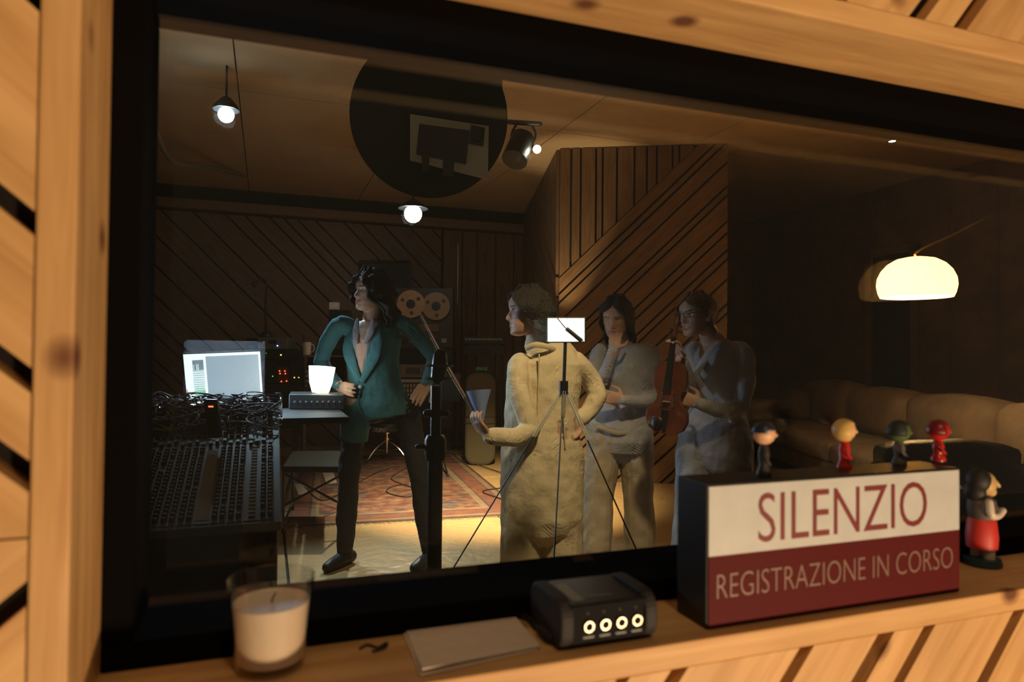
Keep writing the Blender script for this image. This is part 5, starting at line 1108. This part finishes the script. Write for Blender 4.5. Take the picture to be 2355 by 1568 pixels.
fuse('body', pr, mset(WRAP, PALEP2, WRAP), rootv, recolor=rec2)
for sgn in (-1, 1): part(MB().tube([nk+ts*sgn*.075+tf*.055+Z*.0, nk+ts*sgn*.055-Z*.07+tf*.125, nk-ts*sgn*.01-Z*.19+tf*.148, nk-ts*sgn*.09-Z*.30+tf*.125], [(.022, .005)]*4, 8, k=5, side=ts), 'wrap_edge', WRAP, rootv)
hair_part(rootv, HM, .220, HAIRR, [(.02, 1.8, .03, -.02, 0), (.25, 1.5, .07, -.04, 0), (.45, 1.25, .085, -.02, 0), (.65, .95, .08, 0, 0), (.78, .5, .07, 0, 0), (.87, .12, .065, 0, 0), (1.0, .02, .07, 0, 0)], amp=.04, freq=8, seed=13)
gsp = []
gl2 = thing('glasses', 'thin dark glasses worn by the auburn-haired woman', 'glasses', HM @ Vector((0, .45*.22, .53*.22)))
for sgn in (-1, 1):
    ring = []
    for k_ in range(17): a = 2*math.pi*k_/16; ring.append(HM @ (Vector((sgn*.165+.105*math.cos(a), .425-.25*(abs(sgn*.165+.105*math.cos(a))-.06)**2*2, .525+.085*math.sin(a)))*.22))
    part(MB().tube(ring, .0022, 6), 'rim', BLACK, gl2)
    part(MB().tube([HM @ (Vector(q_)*.22) for q_ in ((sgn*.27, .385, .55), (sgn*.36, .2, .55), (sgn*.385, -.06, .54))], .0022, 6), 'temple', BLACK, gl2)
part(MB().tube([HM @ (Vector(q_)*.22) for q_ in ((-.06, .425, .54), (0, .435, .555), (.06, .425, .54))], .002, 6), 'bridge', BLACK, gl2)
# violin held upright by the neck
VA, VB = P(1531, 996, -.22), P(1553, 775, -.22); vu = (VB-VA).normalized(); vn = (-AW*.8-R0*.55); vn = (vn-vu*vn.dot(vu)).normalized(); vx = vu.cross(vn)
vi = thing('violin', 'brown violin held upright by the neck by the auburn-haired woman', 'violin', VA); Mv = frame(vx, vu, vn, VA)
VW = mat('violin_varnish', (.12, .035, .018), .22, 0, 0, 0, .25, 12); EB = mat('ebony', (.010, .009, .009), .35)
prof = [(0, .0), (.05, .004), (.085, .025), (.103, .07), (.098, .11), (.078, .135), (.06, .16), (.056, .185), (.062, .205), (.078, .225), (.083, .26), (.076, .31), (.055, .342), (.02, .355)]
outl = [(x, y) for x, y in prof]+[(-x, y) for x, y in reversed(prof[1:])]
part(MB().prism(outl, .032, M=Mv @ Matrix.Translation((0, 0, -.016))), 'ribs', VW, vi, smooth=False)
for zz_ in (.016, -.0195):
    part(MB().prism([(x*1.03, y*1.015-.002) for x, y in outl], .0035, M=Mv @ Matrix.Translation((0, 0, zz_))), 'plate', VW, vi, smooth=False, bevel=.0012)
part(MB().tube([Mv @ Vector(q_) for q_ in ((0, .34, .016), (0, .40, .018), (0, .475, .012))], [(.016, .010), (.013, .009), (.012, .008)], 10, side=vx), 'neck', VW, vi)
part(MB().hexa([Mv @ Vector(q_) for q_ in ((-.020, .215, .036), (.020, .215, .036), (.012, .478, .022), (-.012, .478, .022))], [Mv @ Vector(q_) for q_ in ((-.020, .215, .041), (.020, .215, .041), (.012, .478, .026), (-.012, .478, .026))]), 'fingerboard', EB, vi, smooth=False)
part(MB().tube([Mv @ Vector(q_) for q_ in ((0, .475, .012), (0, .53, .004), (0, .56, -.004), (0, .575, -.014), (0, .565, -.024), (0, .553, -.018)) ], [.011, .010, .009, .009, .008, .006], 10, k=3), 'scroll', VW, vi)
for i in range(4): sg = 1 if i % 2 else -1; part(MB().tube([Mv @ Vector((-sg*.012, .49+i*.014, .008)), Mv @ Vector((sg*.03, .49+i*.014, .008))], [.003, .005], 8), 'peg', EB, vi)
part(MB().hexa([Mv @ Vector(q_) for q_ in ((-.018, .155, .0195), (.018, .155, .0195), (.018, .160, .0195), (-.018, .160, .0195))], [Mv @ Vector(q_) for q_ in ((-.016, .156, .046), (.016, .156, .046), (.016, .159, .046), (-.016, .159, .046))]), 'bridge', mat('maple', (.45, .30, .15), .5), vi, smooth=False)
part(MB().hexa([Mv @ Vector(q_) for q_ in ((-.008, .012, .022), (.008, .012, .022), (.020, .115, .034), (-.020, .115, .034))], [Mv @ Vector(q_) for q_ in ((-.008, .012, .027), (.008, .012, .027), (.020, .115, .039), (-.020, .115, .039))]), 'tailpiece', EB, vi, smooth=False)
for i in range(4): x_ = -.012+.008*i; part(MB().tube([Mv @ Vector((x_, .115, .039)), Mv @ Vector((x_, .1575, .0475)), Mv @ Vector((x_*.6, .478, .0275))], .0006, 5), 'string', CHROME, vi)
part(MB().tube([Mv @ Vector((-.07, .03, .022)), Mv @ Vector((-.05, .05, .030)), Mv @ Vector((-.02, .04, .028))], [(.03, .006)]*3, 10, k=3, side=vu), 'chin_rest', EB, vi)
for sg in (-1, 1): part(MB().tube([Mv @ Vector((sg*q_[0], q_[1], .0200)) for q_ in ((.030, .125), (.040, .14), (.034, .165), (.028, .19), (.036, .20))], .0022, 6, k=3), 'sound_hole', EB, vi)

# ---------------- last small things on the sill
z_ = SZ+.0022
P_ = [onz(u, v, z_) for u, v in ((828, 1490), (846, 1482), (868, 1488), (890, 1478), (884, 1489), (858, 1497))]
o = MB().tube(P_, .0014, 6, k=5).build('wire_clip', BLACK, None, origin=P_[0]); tag(o, 'small bent black wire clip lying between the candle and the papers', 'clip')
pg = thing('jack_cable', 'black cable with a plug running from the jack box behind the papers', 'cable', onz(1262, 1452, SZ+.004))
part(MB().tube([onz(u, v, SZ+.0042) for u, v in ((1258, 1458), (1232, 1440), (1212, 1420), (1150, 1402), (1060, 1408), (960, 1426))], .0036, 8, k=5), 'cord', BLACK, pg)
part(MB().tube([onz(1268, 1466, SZ+.0075), onz(1248, 1450, SZ+.0075)], .0065, 12), 'plug', RUB, pg)
